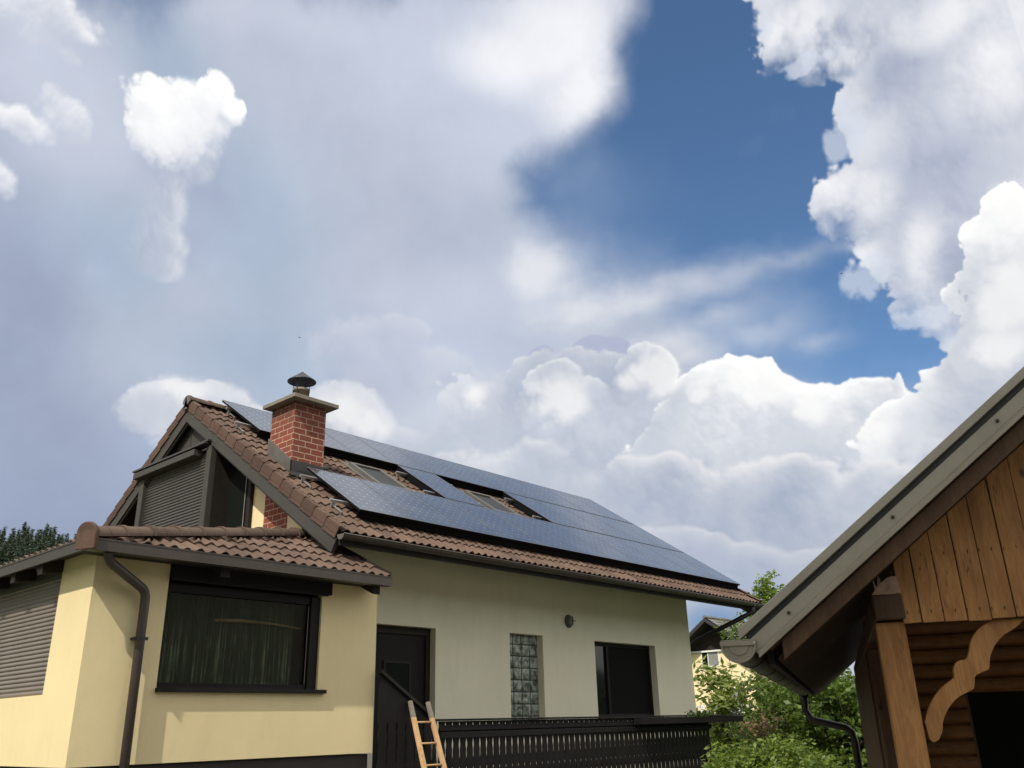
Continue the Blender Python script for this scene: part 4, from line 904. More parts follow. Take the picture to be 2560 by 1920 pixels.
def spruce(seed, h):
    t = thing('spruce_tree', (0, 0, 0), 'x', 'spruce tree', 'spruces on the wooded hill'); P, Nn = spruce_mesh(seed, h)
    leaves_mesh('crown', P, Nn, h*.030, .35, M['needle'], t, seed, droop=.3)
    MB().tube([(0, 0, 0), (0, 0, h*.9)], [h*.012, h*.002], 8).build('trunk', M['bark'], t); return t

SK = [(72.58, .193), (72.35, .1962), (71.88, .1954), (71.61, .1945), (71.37, .2028), (71.17, .1982), (70.95, .1959), (70.63, .1959), (70.48, .1965), (70.22, .2023), (70.0, .199), (69.8, .2002), (69.54, .1929), (69.33, .1931), (69.11, .1939), (68.64, .1945)]
for k in range(4): protos.append(spruce(100+k, 17.0))
rr = random.Random(4); cnt = 0
def place_spruce(az, tan_top, d, s, label):
    global cnt
    o = protos[cnt] if cnt < 4 else copy_tree(protos[cnt % 4]); cnt += 1
    o.location = (d*math.cos(R(az)), d*math.sin(R(az)), tan_top*d-17.0*s); o.scale = (s, s, s); o.rotation_euler = (0, 0, rr.random()*6.28); o['label'] = label; o['category'] = 'spruce tree'
LAB = ['spruce at the left edge of the photo on the wooded hill skyline', 'pointed spruce nearest the left edge, just right of the one cut by the frame', 'small spruce tip between the pointed left spruce and the tallest spruce', 'low spruce tip touching the left flank of the tallest spruce', 'tallest spruce of the left group on the hill skyline', 'spruce shoulder just right of the tallest spruce of the left group', 'narrow spruce tip at the right end of the left group', 'low spruce tip in the gap between the two spruce groups', 'low spruce tip touching the left flank of the second tall spruce', 'tall bushy spruce of the right group on the hill skyline', 'spruce tip between the tall bushy spruce and the slim dark one', 'slim dark spruce at the right end of the tall group', 'short spruce right after the slim dark spruce', 'short pale spruce halfway down to the annex roof edge', 'last spruce tip peeping over the annex side roof', 'spruce tip beside the hip end tile of the annex roof']
for i, (az, t) in enumerate(SK): place_spruce(az, t+.0005, 262+rr.uniform(-8, 8), rr.uniform(.85, 1.1), LAB[i])
for j in range(34):
    az = 68.2+j*.14+rr.uniform(-.05, .05); place_spruce(az, .1905-(j % 3)*.006+rr.uniform(-.002, .001), 246-(j % 3)*9, rr.uniform(.8, 1.05), 'dark spruce in the closed stand on the slope below the hill skyline')
PP = []; rng = np.random.default_rng(77)
for i in range(1500):
    az = rng.uniform(60, 84); d = rng.uniform(215, 320); q = rng.normal(size=(26, 3))*np.array([1.3, 1.3, 3.0]); PP.append(np.array(at(az, d, min(.176*d, hillz(*at(az, d)[:2])+rng.uniform(3, 9))-5))+q)
PP = np.concatenate(PP); o = leaves_mesh('woods', PP, np.zeros_like(PP)+V(0, 0, 1), 1.0, .5, M['needle'], None, 78, droop=.2); tag(o, 'closed dark woods covering the hill behind the annex', 'woods', kind='stuff')

# ------------------------------------------------------------------ the neighbour's house
S = 1.6; NX = 30*S
nb = thing('neighbour_house', (NX+4, 17.1*S, GROUND), 'cream house with a dark gabled roof standing behind the garden trees', 'house')
yA, zA, yl, yr = 17.13*S, 3.60*S, 19.3*S, 14.96*S; tl = .70
e = lambda y: zA-abs(y-yA)*tl
mb = MB(); x0, x1 = NX+1.1, NX+11; ya, yb = yr+.9, yl-.9
mb.quad((x0, yb, GROUND), (x0, ya, GROUND), (x0, ya, e(ya)-.2), (x0, yb, e(yb)-.2)); mb.add([(x0, yb, e(yb)-.2), (x0, ya, e(ya)-.2), (x0, yA, zA-.2)], [(0, 1, 2)]); mb.quad((x0, ya, GROUND), (x1, ya, GROUND), (x1, ya, e(ya)-.2), (x0, ya, e(ya)-.2))
mb.build('wall', M['plaster_cream'], nb)
mb = MB(); zc_ = 2.47*S; mb.add([(x0-.03, yb+.02, zc_), (x0-.03, ya-.02, zc_), (x0-.03, ya-.02, e(ya)-.15), (x0-.03, yA, zA-.15), (x0-.03, yb+.02, e(yb)-.15)], [(0, 1, 2, 3, 4)]); mb.build('gable_cladding', M['dark_wood'], nb)
MB().box((x0-.12, ya-.1, zc_-.12), (x0-.031, yb+.1, zc_-.02)).build('trim_board', M['white'], nb)
L_ = math.hypot(yA-yr, (yA-yr)*tl); ce, se = (yA-yr)/L_, (yA-yr)*tl/L_
mb = slope(MB(), (NX, yr, e(yr)), (1, 0, 0), (0, ce, se), L_, inf(0), inf(11.6), step=.075); mb2 = slope(MB(), (NX+11.6, yl, e(yl)), (-1, 0, 0), (0, -ce, se), L_, inf(0), inf(11.6), step=.075)
mb.add(mb2.v, mb2.f, mb2.uv); mb.build('roof', M['tile_grey'], nb)
mb = MB()
for sgn, y0 in ((1, yr), (-1, yl)): mb.prism([(NX-.02, y0, e(y0)-.02), (NX-.02, yA, zA-.02), (NX-.02, yA, zA-.24), (NX-.02, y0, e(y0)-.24)], (.05, 0, 0))
mb.build('barge_board', M['lead_dark'], nb)
mb = MB(); P = [(NX+.04, yr, e(yr)-.03), (NX+.04, yA, zA-.03), (NX+.04, yl, e(yl)-.03), (NX+.04, yl, e(yl)-.15), (NX+.04, yA, zA-.15), (NX+.04, yr, e(yr)-.15)]; mb.prism(P, (11.4, 0, 0)); mb.build('roof_deck', M['soffit'], nb)
mb = MB(); caps(mb, (NX, yA, zA), (NX+11.6, yA, zA), .13, .4); mb.build('ridge_tiles', M['tile_grey'], nb)
def nwin(y0, y1, z0, z1, open_left=True):
    w = MB(); x = x0-.03; w.box((x, y0, z0), (x+.06, y0+.06, z1)); w.box((x, y1-.06, z0), (x+.06, y1, z1)); w.box((x, y0+.06, z1-.06), (x+.06, y1-.06, z1)); w.box((x, y0+.06, z0), (x+.06, y1-.06, z0+.06)); w.box((x, (y0+y1)/2+.12, z0+.06), (x+.06, (y0+y1)/2+.17, z1-.06))
    o = w.build('window', M['white'], nb); MB().box((x+.02, y0+.06, z0+.06), (x+.04, (y0+y1)/2+.12, z1-.06)).build('curtain', M['zinc'], o); MB().box((x+.02, (y0+y1)/2+.17, z0+.06), (x+.04, y1-.06, z1-.06)).build('pane', M['glass_dark'], o)
nwin(16.70*S*1.022, 17.44*S*1.022, 1.86*S, 2.43*S)
d_ = MB(); d_.box((x0-.04, 15.8*S*1.02, .28*S), (x0+.01, 16.5*S*1.02, 1.05*S)); dd = d_.build('balcony_door', M['dark_wood'], nb); MB().box((x0-.05, 16.12*S*1.02, .38*S), (x0-.041, 16.38*S*1.02, .95*S)).build('pane', M['zinc'], dd)
MB().box((x0-.10, 15.75*S*1.02, 1.055*S), (x0+.0, 16.55*S*1.02, 1.085*S)).build('lintel_trim', M['white'], nb)
mb = MB(); mb.box((NX-.35, yr+1.0, .05*S), (x0-.005, yl-1.0, .13*S)); bs_ = mb.build('balcony', M['lead_dark'], nb)
mb = MB(); y = yr+1.1
while y < yl-1.1: mb.box((NX-.33, y, .13*S), (NX-.29, y+.07, .44*S)); y += .17
mb.box((NX-.36, yr+1.0, .44*S), (NX-.25, yl-1.0, .49*S)); mb.build('balusters', M['white'], bs_)

# ------------------------------------------------------------------ small garden things
fx = thing('laundry_frame', (17.45, 7.45, GROUND), 'thin white metal frame standing in the dark garden by the garage downpipe', 'frame')
mb = MB(); p0, p1 = V(17.40, 7.63, -.69), V(17.56, 7.26, -.695); mb.tube([(p0[0], p0[1], GROUND), p0], .012, 8); mb.tube([(p1[0], p1[1], GROUND), p1], .012, 8); mb.build('upright', M['white'], fx)
MB().tube([p0-V(0, .0, 0), p1], .012, 8).build('crossbar', M['white'], fx)
fe = thing('picket_fence', (17.2, 7.9, GROUND), 'low white picket fence whose tips show at the bottom edge by the garage', 'fence')
mb = MB(); a0, a1 = V(17.0, 8.48, 0), V(17.4, 7.68, 0); n = 9
for i in range(n):
    q = a0+(a1-a0)*i/(n-1); zt = -.875+.015*math.sin(i*2.1); mb.prism([(q[0], q[1]-.018, GROUND), (q[0], q[1]+.018, GROUND), (q[0], q[1]+.018, zt-.03), (q[0], q[1], zt), (q[0], q[1]-.018, zt-.03)], (.012, 0, 0))
mb.build('pickets', M['white'], fe); mb = MB(); mb.prism([a0+V(.013, 0, -1.0), a1+V(.013, 0, -1.0), a1+V(.013, 0, -.96), a0+V(.013, 0, -.96)], (.015, 0, 0)); mb.build('fence_rail', M['white'], fe)
for (x, lab, s_) in ((14.95, 'small dark pot plant on the flower box below the wide dark window', .9), (15.35, 'larger dark pot plant at the right end of the balcony flower box', 1.35)):
    t = thing('potted_plant', (x, BY-.115, -.03), lab, 'plant', 'plants in the flower box'); MB().lathe((x, BY-.115, -.028), [(.04, 0), (.055, .08), (.05, .08), (.03, .07)], 16).build('pot', M['terracotta'], t, True)
    rng = np.random.default_rng(int(x*100)); P = V(x, BY-.115, .085)+rng.normal(size=(120, 3))*np.array([.075*s_, .04, .028*s_]); leaves_mesh('foliage', P, np.tile(V(0, 0, 1), (120, 1)), .055*s_, .6, M['leaf_dark'], t, int(x*10))
for loc, lab, ya_ in (((51.16, 16.79, 26.47), 'tiny dark bird gliding in the blue gap of the sky', .4), ((30.2, 45.7, 24.5), 'tiny dark bird high above the chimney cowl', 1.3)):
    b = MB(); c = V(*loc); b.lathe((0, 0, 0), [(.001, -.085), (.016, -.06), (.024, -.02), (.022, .03), (.013, .06), (.012, .075), (.002, .095)], 10)
    b.v = [(v[2], v[0], v[1]) for v in b.v]
    for sd_ in (-1, 1): b.add([(.03, sd_*.015, .008), (-.03, sd_*.015, .008), (-.02, sd_*.08, .035), (.005, sd_*.085, .036), (-.05, sd_*.17, .01)], [(0, 1, 2, 3), (3, 2, 4)])
    b.add([(-.05, -.008, 0), (-.05, .008, 0), (-.12, .03, 0), (-.12, -.03, 0)], [(0, 1, 2, 3)])
    ca, sa_ = math.cos(ya_), math.sin(ya_); b.v = [(v[0]*ca-v[1]*sa_+c[0], v[0]*sa_+v[1]*ca+c[1], v[2]+c[2]) for v in b.v]
    tag(b.build('bird', M['bird'], None, origin=loc), lab, 'bird')

# ------------------------------------------------------------------ sky, sun and camera
VEIL = [(-35.1,41.59),(9.38,50.48),(9.52,43.03),(8.39,40.74),(8.2,38.2),(6.21,36.76),(3.92,35.74),(1.59,34.13),(1.54,31.85),(3.33,29.7),(4.86,27.53),(7.45,26.29),(11.04,24.89),(14.8,23.13),(15.94,19.18),(16.34,6.76),(14.12,-2.27),(-35.98,-0.87)]  # cloud tables from here on: image pixel positions and radii, converted to degrees
VEIL_DARK = [(-29.51,14.95,6.89,5.51),(-30.14,20.96,3.43,3.66),(-29.76,25.04,3.65,6.85),(-25.38,11.2,8.26,2.83),(-30.77,18.15,4.1,3.64),(-0.77,23.04,5.28,1.85)]
VEIL_BLUE = [(-16.02,30.91,6.49,8.49),(-24.11,27.61,3.82,4.77),(-14.98,22.57,8.94,4.08),(-20.2,39.37,3.71,3.71),(0.85,35.91,2.56,1.02),(-20.59,15.85,4.94,2.96)]
VEIL_LIGHT = [(-2.73,41.94,10.38,4.95),(0.88,37.14,6.62,4.07),(-1.98,27.01,7.89,2.89),(-3.41,23.07,9.23,2.9),(-11.09,43.23,7.18,1.91),(-26.38,35.94,3.82,3.37)]
VEIL_CORE = [(3.46,43.14,4.66,3.68),(5.44,40.19,3.24,3.24),(0.73,41.92,3.71,2.23)]
LOBE = [(5.44,32.62,3.87,3.87),(6.45,29.48,3.38,2.34)]
WISPS = [(4.57,25.99,6.83,2.89),(8.48,26.19,6.77,2.34),(11.57,26.87,4.89,1.8),(14.58,27.57,4.32,1.32),(17.51,27.93,3.75,1.0),(20.35,28.02,2.45,0.69),(13.57,24.57,5.13,2.05),(16.78,23.35,3.79,1.52),(19.42,22.43,1.99,1.0),(9.73,23.22,7.29,2.08),(5.83,23.28,6.83,2.1),(1.99,28.21,4.2,2.89),(10.99,22.31,4.15,1.56)]
RIGHT = [(14.92,49.01),(15.77,42.07),(15.92,41.03),(16.42,39.55),(17.92,39.68),(18.65,39.67),(19.64,38.76),(20.75,37.82),(21.05,36.51),(20.63,35.88),(21.68,34.62),(22.49,34.12),(22.08,33.62),(21.48,32.69),(20.05,32.4),(19.55,31.55),(18.88,30.79),(19.61,29.9),(20.85,28.84),(22.21,27.7),(22.69,26.37),(23.53,25.23),(23.94,23.92),(25.6,23.36),(25.86,22.39),(26.97,21.47),(27.24,20.21),(27.01,18.4),(27.25,15.09),(34.8,11.59),(37.19,39.29)]
R_SHADE = [(22.59,37.12,3.0,2.54),(25.84,30.99,3.95,3.02),(27.1,25.52,2.1,3.27),(28.59,22.2,1.86,1.86)]
R_LIGHT = [(20.49,31.33,1.45,1.45),(22.57,30.57,2.15,1.91),(25.18,38.65,4.46,1.34),(28.97,35.47,2.63,3.29),(21.54,26.62,1.46,1.46),(25.35,27.11,1.42,2.84),(17.77,41.51,2.09,1.4)]
TATTERS = [(15.36,41.75,0.61,0.94),(20.66,34.68,0.81,1.43),(17.99,38.81,0.71,0.38),(22.12,25.78,1.22,1.22),(24.94,23.04,1.44,0.62),(17.96,39.14,1.42,0.33),(19.18,32.17,0.29,0.29)]
BODY = [(-18.47,17.25),(-12.56,19.15),(-7.43,18.82),(-3.46,20.96),(3.15,21.33),(9.66,20.36),(13.49,20.49),(18.36,18.86),(24.13,17.74),(28.49,18.33),(33.48,18.34),(33.86,-2.39),(-9.71,-1.77),(-18.33,9.89)]
LOWBLUE = [(12.14,5.54,2.24,1.24),(14.92,4.47,2.93,1.22)]
DIM = [(-9.91,23.43,3.12,1.82),(-3.97,21.75,2.9,1.58),(-7.9,21.42,4.19,1.57),(-1.1,20.41,2.38,1.59),(-7.28,24.84,1.57,0.79)]
LAV = [(5.31,23.32,1.47,1.05),(6.62,23.49,1.05,0.68),(7.9,22.6,1.05,0.63),(1.87,22.97,0.95,0.9),(3.97,22.34,1.58,0.79)]
PUFF = [(-21.17,37.0,1.54),(-19.64,36.83,1.78),(-17.59,37.95,1.19),(-18.76,36.7,1.67),(-21.99,35.71,1.05),(-20.68,35.6,1.66),(-16.61,37.48,0.82),(-20.94,37.91,0.84),(-17.38,38.76,0.81)]
STALK = [(-21.77,30.39,1.25,1.45),(-22.76,27.88,1.21,0.96),(-21.51,32.05,1.1,1.2),(-22.12,28.93,1.11,1.21),(-21.1,32.82,1.2,1.2),(-20.38,34.33,1.91,1.44),(-22.5,28.39,1.11,1.21),(-21.52,27.87,0.97,0.97),(-21.08,29.13,0.97,0.97),(-20.89,31.49,0.82,1.45)]
STALK_D = [(-18.72,32.61,2.68,3.42),(-19.92,29.34,2.21,1.72),(-19.94,34.2,2.16,1.44)]
TOPLEFT = [(-28.37,39.3,2.35,0.98),(-26.34,39.85,1.96,1.09),(-25.41,39.51,0.8,0.66),(-26.52,34.99,1.13,1.13),(-28.89,33.75,2.0,0.75),(-26.11,34.18,0.68,0.59),(-25.56,38.0,0.54,0.45),(-30.46,30.62,1.11,0.89)]
HEADS = [(3.01,20.94,1.27,0.95),(3.91,19.97,0.95,0.79),(9.19,22.1,0.94,0.68),(9.94,21.25,0.68,0.62),(7.35,21.34,0.68,0.52),(14.75,20.73,1.79,0.77),(16.46,20.0,1.01,0.86),(12.47,20.09,0.67,0.41),(-2.14,21.21,0.53,0.42),(-11.02,19.74,1.14,0.88),(-9.5,19.02,0.94,0.68),(-20.57,20.14,1.24,0.59),(30.36,27.22,1.13,1.35),(30.24,23.12,1.37,1.37),(29.59,20.15,1.15,0.92),(19.31,18.48,0.6,0.6),(22.92,16.24,0.83,0.73)]
BANKS = [([(-17.03,17.98,1.52,1.16),(-23.34,18.97,0.92,0.97),(-22.54,19.92,0.98,0.88),(-21.5,20.28,0.84,0.74),(-20.11,20.07,0.84,0.75),(-18.92,20.07,1.1,0.95),(-17.73,19.68,0.91,0.86),(-21.06,18.74,2.71,1.38),(-16.53,18.9,0.76,0.66),(-11.02,20.0,1.56,1.3),(-9.24,19.29,1.83,1.3),(-12.53,20.44,1.03,0.77),(-11.3,18.18,3.88,1.55),(-6.94,17.26,2.36,1.31),(-17.99,18.28,2.26,1.51)],0.26,(172,180,200),(212,216,224),(249,249,249),0.22),([(-2.39,21.48,1.22,0.95),(-2.71,19.37,1.58,1.06),(-4.84,18.06,2.37,1.21),(-0.09,18.27,2.38,1.58),(-6.94,17.52,1.57,0.68),(3.12,20.01,3.17,2.9),(4.99,21.23,2.37,2.11),(7.32,20.03,3.15,2.88),(9.42,20.91,1.56,1.83),(5.66,16.99,5.25,3.15)],0.3,(178,187,206),(198,204,216),(228,230,236),0.04),([(3.16,21.59,1.43,1.37),(3.92,20.24,1.58,1.32),(1.81,20.59,1.06,1.06),(8.42,22.43,1.15,1.05),(9.43,21.17,1.56,1.56),(7.37,21.86,0.94,0.94),(7.55,18.97,3.14,2.09),(5.19,18.85,2.37,1.84)],0.27,(186,193,210),(210,215,224),(253,253,253),0.1),([(14.0,20.94,1.28,1.18),(15.5,21.01,1.53,1.02),(16.72,20.59,1.01,1.11),(12.48,20.35,1.14,0.62),(17.39,18.74,1.77,1.51),(14.93,18.54,2.81,2.3),(13.37,16.92,4.11,2.31),(20.21,17.37,1.49,1.98),(21.87,18.1,1.96,1.47),(22.97,17.2,1.46,1.46),(21.03,15.3,3.44,2.21),(11.98,20.66,0.67,0.41),(23.73,19.0,0.39,0.63),(18.52,16.85,2.25,2.25)],0.27,(188,195,211),(212,217,225),(254,254,254),0.1),([(29.98,26.69,1.59,1.36),(29.61,25.06,1.83,1.6),(30.84,23.4,2.49,1.81),(30.01,20.95,2.06,2.06),(28.3,18.83,2.1,1.63),(26.58,18.48,1.42,1.18),(25.88,17.43,1.43,1.19),(29.05,17.08,3.24,2.08),(25.14,15.9,2.39,1.67),(27.66,15.02,3.74,2.8),(30.32,28.3,0.9,0.9)],0.25,(192,198,212),(222,226,232),(255,255,255),0.14),([(-2.78,16.21,3.16,1.31),(0.89,15.36,3.15,1.58),(-1.19,16.72,1.84,1.05),(4.52,14.18,4.18,1.83),(9.18,14.18,3.37,2.07),(13.16,12.88,3.82,2.04),(16.63,13.33,2.76,1.76),(19.39,11.83,3.94,2.22),(23.54,12.33,3.12,1.68),(15.48,10.7,6.52,2.26),(21.18,8.78,7.23,2.17),(-4.07,17.27,1.05,0.79),(1.72,17.17,1.58,1.05)],0.3,(166,178,200),(196,202,214),(230,231,234),0.0),([(11.7,9.47,4.05,1.27),(15.28,8.27,3.98,1.24),(9.52,10.85,3.08,1.03),(18.81,8.02,3.9,1.22)],0.3,(160,174,200),(190,197,212),(214,217,225),-0.06)]

AZ0, AZ1, EL0, EL1, PPD = 2.0, 82.0, -4.0, 52.0, 17
CAZ = 41.5
def lattice(rng, m, n, H, W):
    L = rng.standard_normal((m+3, n+3)).astype(np.float32)
    def wts(N, c):
        t = np.linspace(0, c, N, endpoint=False); i = t.astype(int); f = t-i
        M = np.zeros((N, c+3), np.float32); r = np.arange(N)
        M[r, i] = (1-f)**3/6; M[r, i+1] = (3*f**3-6*f**2+4)/6; M[r, i+2] = (-3*f**3+3*f**2+3*f+1)/6; M[r, i+3 if c+3 > 0 else i] += f**3/6
        return M
    A = wts(H, m)[:, :m+3]; B = wts(W, n)[:, :n+3]
    return (A @ L @ B.T)*1.9
def fbm(seed, cell, octv, H, W, gain=.5, billow=False, sx=1.0):
    rng = np.random.default_rng(seed); out = np.zeros((H, W), np.float32); a = 1.0; s = 0
    for o in range(octv):
        c = cell/2**o
        if c < 1.5: break
        n = lattice(rng, max(1, int(np.ceil(H/c))), max(1, int(np.ceil(W/(c*sx)))), H, W)
        out += a*((1-2.2*np.abs(n)) if False else (2*np.abs(n)-.75 if billow else n)); s += a; a *= gain
    return out/s
def warp(F, dx, dy):
    H, W = F.shape
    y, x = np.mgrid[0:H, 0:W].astype(np.float32)
    x = np.clip(x+dx, 0, W-1.01); y = np.clip(y+dy, 0, H-1.01)
    i = y.astype(int); j = x.astype(int); fy = y-i; fx = x-j
    return (F[i, j]*(1-fx)+F[i, j+1]*fx)*(1-fy)+(F[i+1, j]*(1-fx)+F[i+1, j+1]*fx)*fy
def blur(F, s):
    s = max(1, int(s)); G = F
    for ax in (0, 1):
        for _ in range(2):
            c = np.cumsum(np.pad(G, [(s+1, s) if a == ax else (0, 0) for a in (0, 1)], mode='edge'), axis=ax)
            G = (c[2*s+1:]-c[:-(2*s+1)])/(2*s+1) if ax == 0 else (c[:, 2*s+1:]-c[:, :-(2*s+1)])/(2*s+1)
    return G.astype(np.float32)
def sstep(a, b, x):
    t = np.clip((x-a)/(b-a), 0, 1); return t*t*(3-2*t)
def blobs(X, Y, lst):
    """lst of (x, y, rx, ry): rounded field, 1 at a centre, 0 on the rim, negative outside."""
    F = np.full(X.shape, -1.5, np.float32); k = .25
    for b in lst:
        x, y, rx = b[:3]; ry = b[3] if len(b) > 3 else rx
        i0 = max(0, int((y-2.7*ry-1.5-EL0)*PPD)); i1 = min(X.shape[0], int((y+2.7*ry+1.5-EL0)*PPD)+1)
        if i1 <= i0: continue
        c = .66; j0 = max(0, int((CAZ-(x+2.7*rx+1.5)/(c if x+2.7*rx > 0 else 1)-AZ0)*PPD)); j1 = min(X.shape[1], int((CAZ-(x-2.7*rx-1.5)/(1 if x-2.7*rx > 0 else c)-AZ0)*PPD)+1)
        if j1 <= j0: continue
        sl = (slice(i0, i1), slice(j0, j1)); G = F[sl]
        d = np.maximum(1-np.hypot((X[sl]-x)/rx, (Y[sl]-y)/ry), -1.5)
        F[sl] = np.maximum(G, d)+k*.3*np.exp(-np.abs(G-d)/k*1.4)*(d > -1.5)
    return F
def sprout(L, seed, n=4):
    rng = np.random.default_rng(seed); out = list(L)
    for b in L:
        rx = b[2]; ry = b[3] if len(b) > 3 else rx
        for _ in range(n):
            a = rng.uniform(-.25, 1.15)*np.pi; q = rng.uniform(.16, .42)*min(rx, ry*1.6); out.append((b[0]+rx*.88*np.cos(a), b[1]+ry*.88*np.sin(a), q, q*rng.uniform(.75, 1.1)))
    return out
def polysdf(X, Y, P):
    P = np.array(P, np.float32); n = len(P); d = np.full(X.shape, 1e9, np.float32); ins = np.zeros(X.shape, bool)
    for i in range(n):
        a = P[i]; b = P[(i+1) % n]; e = b-a; wx = X-a[0]; wy = Y-a[1]
        t = np.clip((wx*e[0]+wy*e[1])/(e@e+1e-9), 0, 1)
        d = np.minimum(d, (wx-e[0]*t)**2+(wy-e[1]*t)**2)
        c = ((a[1] > Y) != (b[1] > Y)) & (X < e[0]*(Y-a[1])/(e[1] if abs(e[1]) > 1e-6 else 1e-6)+a[0]); ins ^= c
    return np.where(ins, np.sqrt(d), -np.sqrt(d))
def lin(c): 
    c = np.array(c, np.float32)/255; return np.where(c < .04045, c/12.92, ((c+.055)/1.055)**2.4)
def paint_sky():
    W = int((AZ1-AZ0)*PPD); H = int((EL1-EL0)*PPD)
    az = AZ0+(np.arange(W)+.5)/PPD; el = EL0+(np.arange(H)+.5)/PPD
    AZ, Y = np.meshgrid(az, el); X = -(AZ-CAZ)*np.cos(np.radians(Y))   # sinusoidal chart in degrees, x to the right
    X = X.astype(np.float32); Y = Y.astype(np.float32)
    RGB = np.zeros((H, W, 3), np.float32); A = np.zeros((H, W), np.float32)
    def over(col, a):
        nonlocal RGB, A
        a = np.clip(a, 0, 1)[..., None]
        RGB = RGB*(1-a)+col*a; A = A*(1-a[..., 0])+a[..., 0]
    w1 = fbm(1, 90, 6, H, W, .55); w2 = fbm(2, 90, 6, H, W, .55)
    soft = fbm(3, 320, 5, H, W, .5); soft2 = fbm(4, 200, 6, H, W, .5); streak = fbm(5, 60, 6, H, W, .55, sx=4.5); streak = warp(streak, w1*10, soft*60-np.mgrid[0:H, 0:W][1].astype(np.float32)*-.16)
    bil = fbm(6, 74, 6, H, W, .56, billow=True); bil = warp(bil, w1*7, w2*7)
    bil2 = fbm(7, 46, 5, H, W, .58, billow=True); bil2 = warp(bil2, w2*5, w1*5)
    edge = fbm(8, 30, 5, H, W, .62); bil3 = fbm(9, 22, 4, H, W, .6, billow=True); bil3 = warp(bil3, w1*3+edge*2, w2*3)
    wX = X+w1*.45; wY = Y+w2*.45
    mix = lambda c0, c1, t: c0+(c1-c0)*np.clip(t, 0, 1)[..., None]
    def shade(Fv, lx, ly, amp):        # light falling across a height field
        gy, gx = np.gradient(Fv); return (gx*lx+gy*ly)*amp
    # --- thin veil over the left and middle -----------------------------------------
    S = polysdf(X+soft*1.2+w1*.9, Y+soft2*1.2+w2*.9, VEIL)
    a = sstep(-1.0, 2.6, S+edge*.25)
    t = .5+soft*.4+Y*.004
    col = mix(lin((172, 184, 204)), lin((197, 202, 217)), t+.10*streak+.10*w1)
    dk = blobs(wX, wY, VEIL_DARK); col = mix(col, lin((148, 161, 188)), sstep(-.6, 1.0, dk+soft*.3)*.75)
    bl = blobs(wX, wY, VEIL_BLUE); col = mix(col, lin((162, 181, 204)), sstep(-.4, .9, bl+soft2*.2)*.7)
    br = blobs(wX, wY, VEIL_LIGHT); col = mix(col, lin((206, 212, 228)), sstep(-.6, .9, br+soft2*.3)*.8)
    core = blobs(wX, wY, VEIL_CORE); col = mix(col, lin((246, 247, 251)), sstep(-.35, .75, core+soft2*.18+edge*.03)*.95)
    over(col, a*.97)
    over(np.broadcast_to(lin((186, 202, 224)), RGB.shape), np.clip(.10+.16*soft2+.10*w1+.010*(24-Y), 0, .34))
    # --- half clear lobe and feathered streaks -----------------------------------------
    f = blobs(X+w1*.8, Y+w2*.8, LOBE); over(mix(lin((128, 152, 188)), lin((150, 168, 196)), .5+soft2), sstep(-.6, .8, f+soft2*.3)*.55)
    f = blobs(X+w1*1.3, Y+w2*.9, WISPS); st = sstep(-.7, 1.05, f+streak*.34*sstep(-12, 8, X)+soft2*.3+w1*.25+edge*.05)
    over(mix(lin((190, 200, 218)), lin((229, 231, 237)), sstep(.1, .8, f+.2*streak)), st*.93*(1-.62*sstep(7, 17, X)))
    # --- cumulus layers ------------------------------------------------------------------
    def cumulus(F, rag, lo, mid, hi, lightdir=(-.4, 1.0), amp=1.0, soften=.1, alpha=1.0, hfield=None, base=1.0):
        rel = bil*.48+bil2*.36+bil3*.26+edge*.12
        D = F+rag*rel*sstep(-1.0, -.15, F)
        Fb = blur(F, 14); gy, gx = np.gradient(Fb); low = sstep(.15, .9, gy/(np.hypot(gx, gy)+1e-5))*base
        low = low*sstep(1.1, .2, F)
        al = sstep(0, soften, D)*(1-low)+sstep(-.05, .95, D)*low
        puf = np.clip(.5+rel*1.15, 0, 1.6)
        dens = al*(.25+puf*.8)
        n = np.hypot(*lightdir); lx, ly = lightdir[0]/n, lightdir[1]/n
        T = np.zeros_like(F); k = 0
        for i, st in enumerate((2, 5, 10, 18, 32, 52)):
            dd = blur(dens, st*.3) if st > 4 else dens
            T += np.roll(np.roll(dd, -int(round(ly*st)), 0), -int(round(lx*st)), 1)*(.35, .55, .8, 1.15, 1.5, 1.6)[i]
        Hb = blur(puf+F*.6, 1)+.18*bil3; s = -shade(Hb, -lx*-1, ly, 1.0); gy, gx = np.gradient(Hb); s = -(gx*lx+gy*ly)*4.2*amp
        v = .94*np.exp(-.33*T*amp)+.17*np.tanh(s)+.14*soft2+.14*(puf-.5)
        if hfield is not None: v = v+hfield
        v = np.clip(v, 0, 1.05)
        c = mix(lo, mid, v*2); c = np.where((v > .5)[..., None], mix(mid, hi, v*2-1), c)
        return c, al*alpha
    G = lin
    # great ragged cloud on the right
    S = polysdf(X+w1*.35+bil3*.22, Y+w2*.35+bil2*.2, RIGHT)
    F = np.tanh(S/2.6)*1.0
    ragg = .42+.12*soft2
    lit = .25*np.exp(-np.clip(S, 0, 9)**2/1.2)-.28*sstep(-.2, .9, blobs(wX, wY, R_SHADE)+soft2*.2)+.42*sstep(-.2, .9, blobs(wX, wY, R_LIGHT)+bil*.15)
    c, al = cumulus(F, ragg, G((172, 180, 202)), G((212, 216, 226)), G((250, 250, 252)), (-.8, .5), .55, .16, hfield=lit)
    over(c, al)
    f = blobs(X+w1*.5, Y+w2*.5, TATTERS); over(np.broadcast_to(lin((214, 222, 236)), RGB.shape), sstep(0, .9, f+(edge*.7+bil3*.5+bil2*.3)*sstep(-1.0, -.1, f))*.6)
    # soft low heads, pale and dim
    F = blobs(X+w1*.25, Y+w2*.25, DIM); c, al = cumulus(F*.9, .4, G((172, 180, 203)), G((188, 195, 213)), G((208, 212, 224)), (-.3, 1), .5, .5, .7); over(c, al)
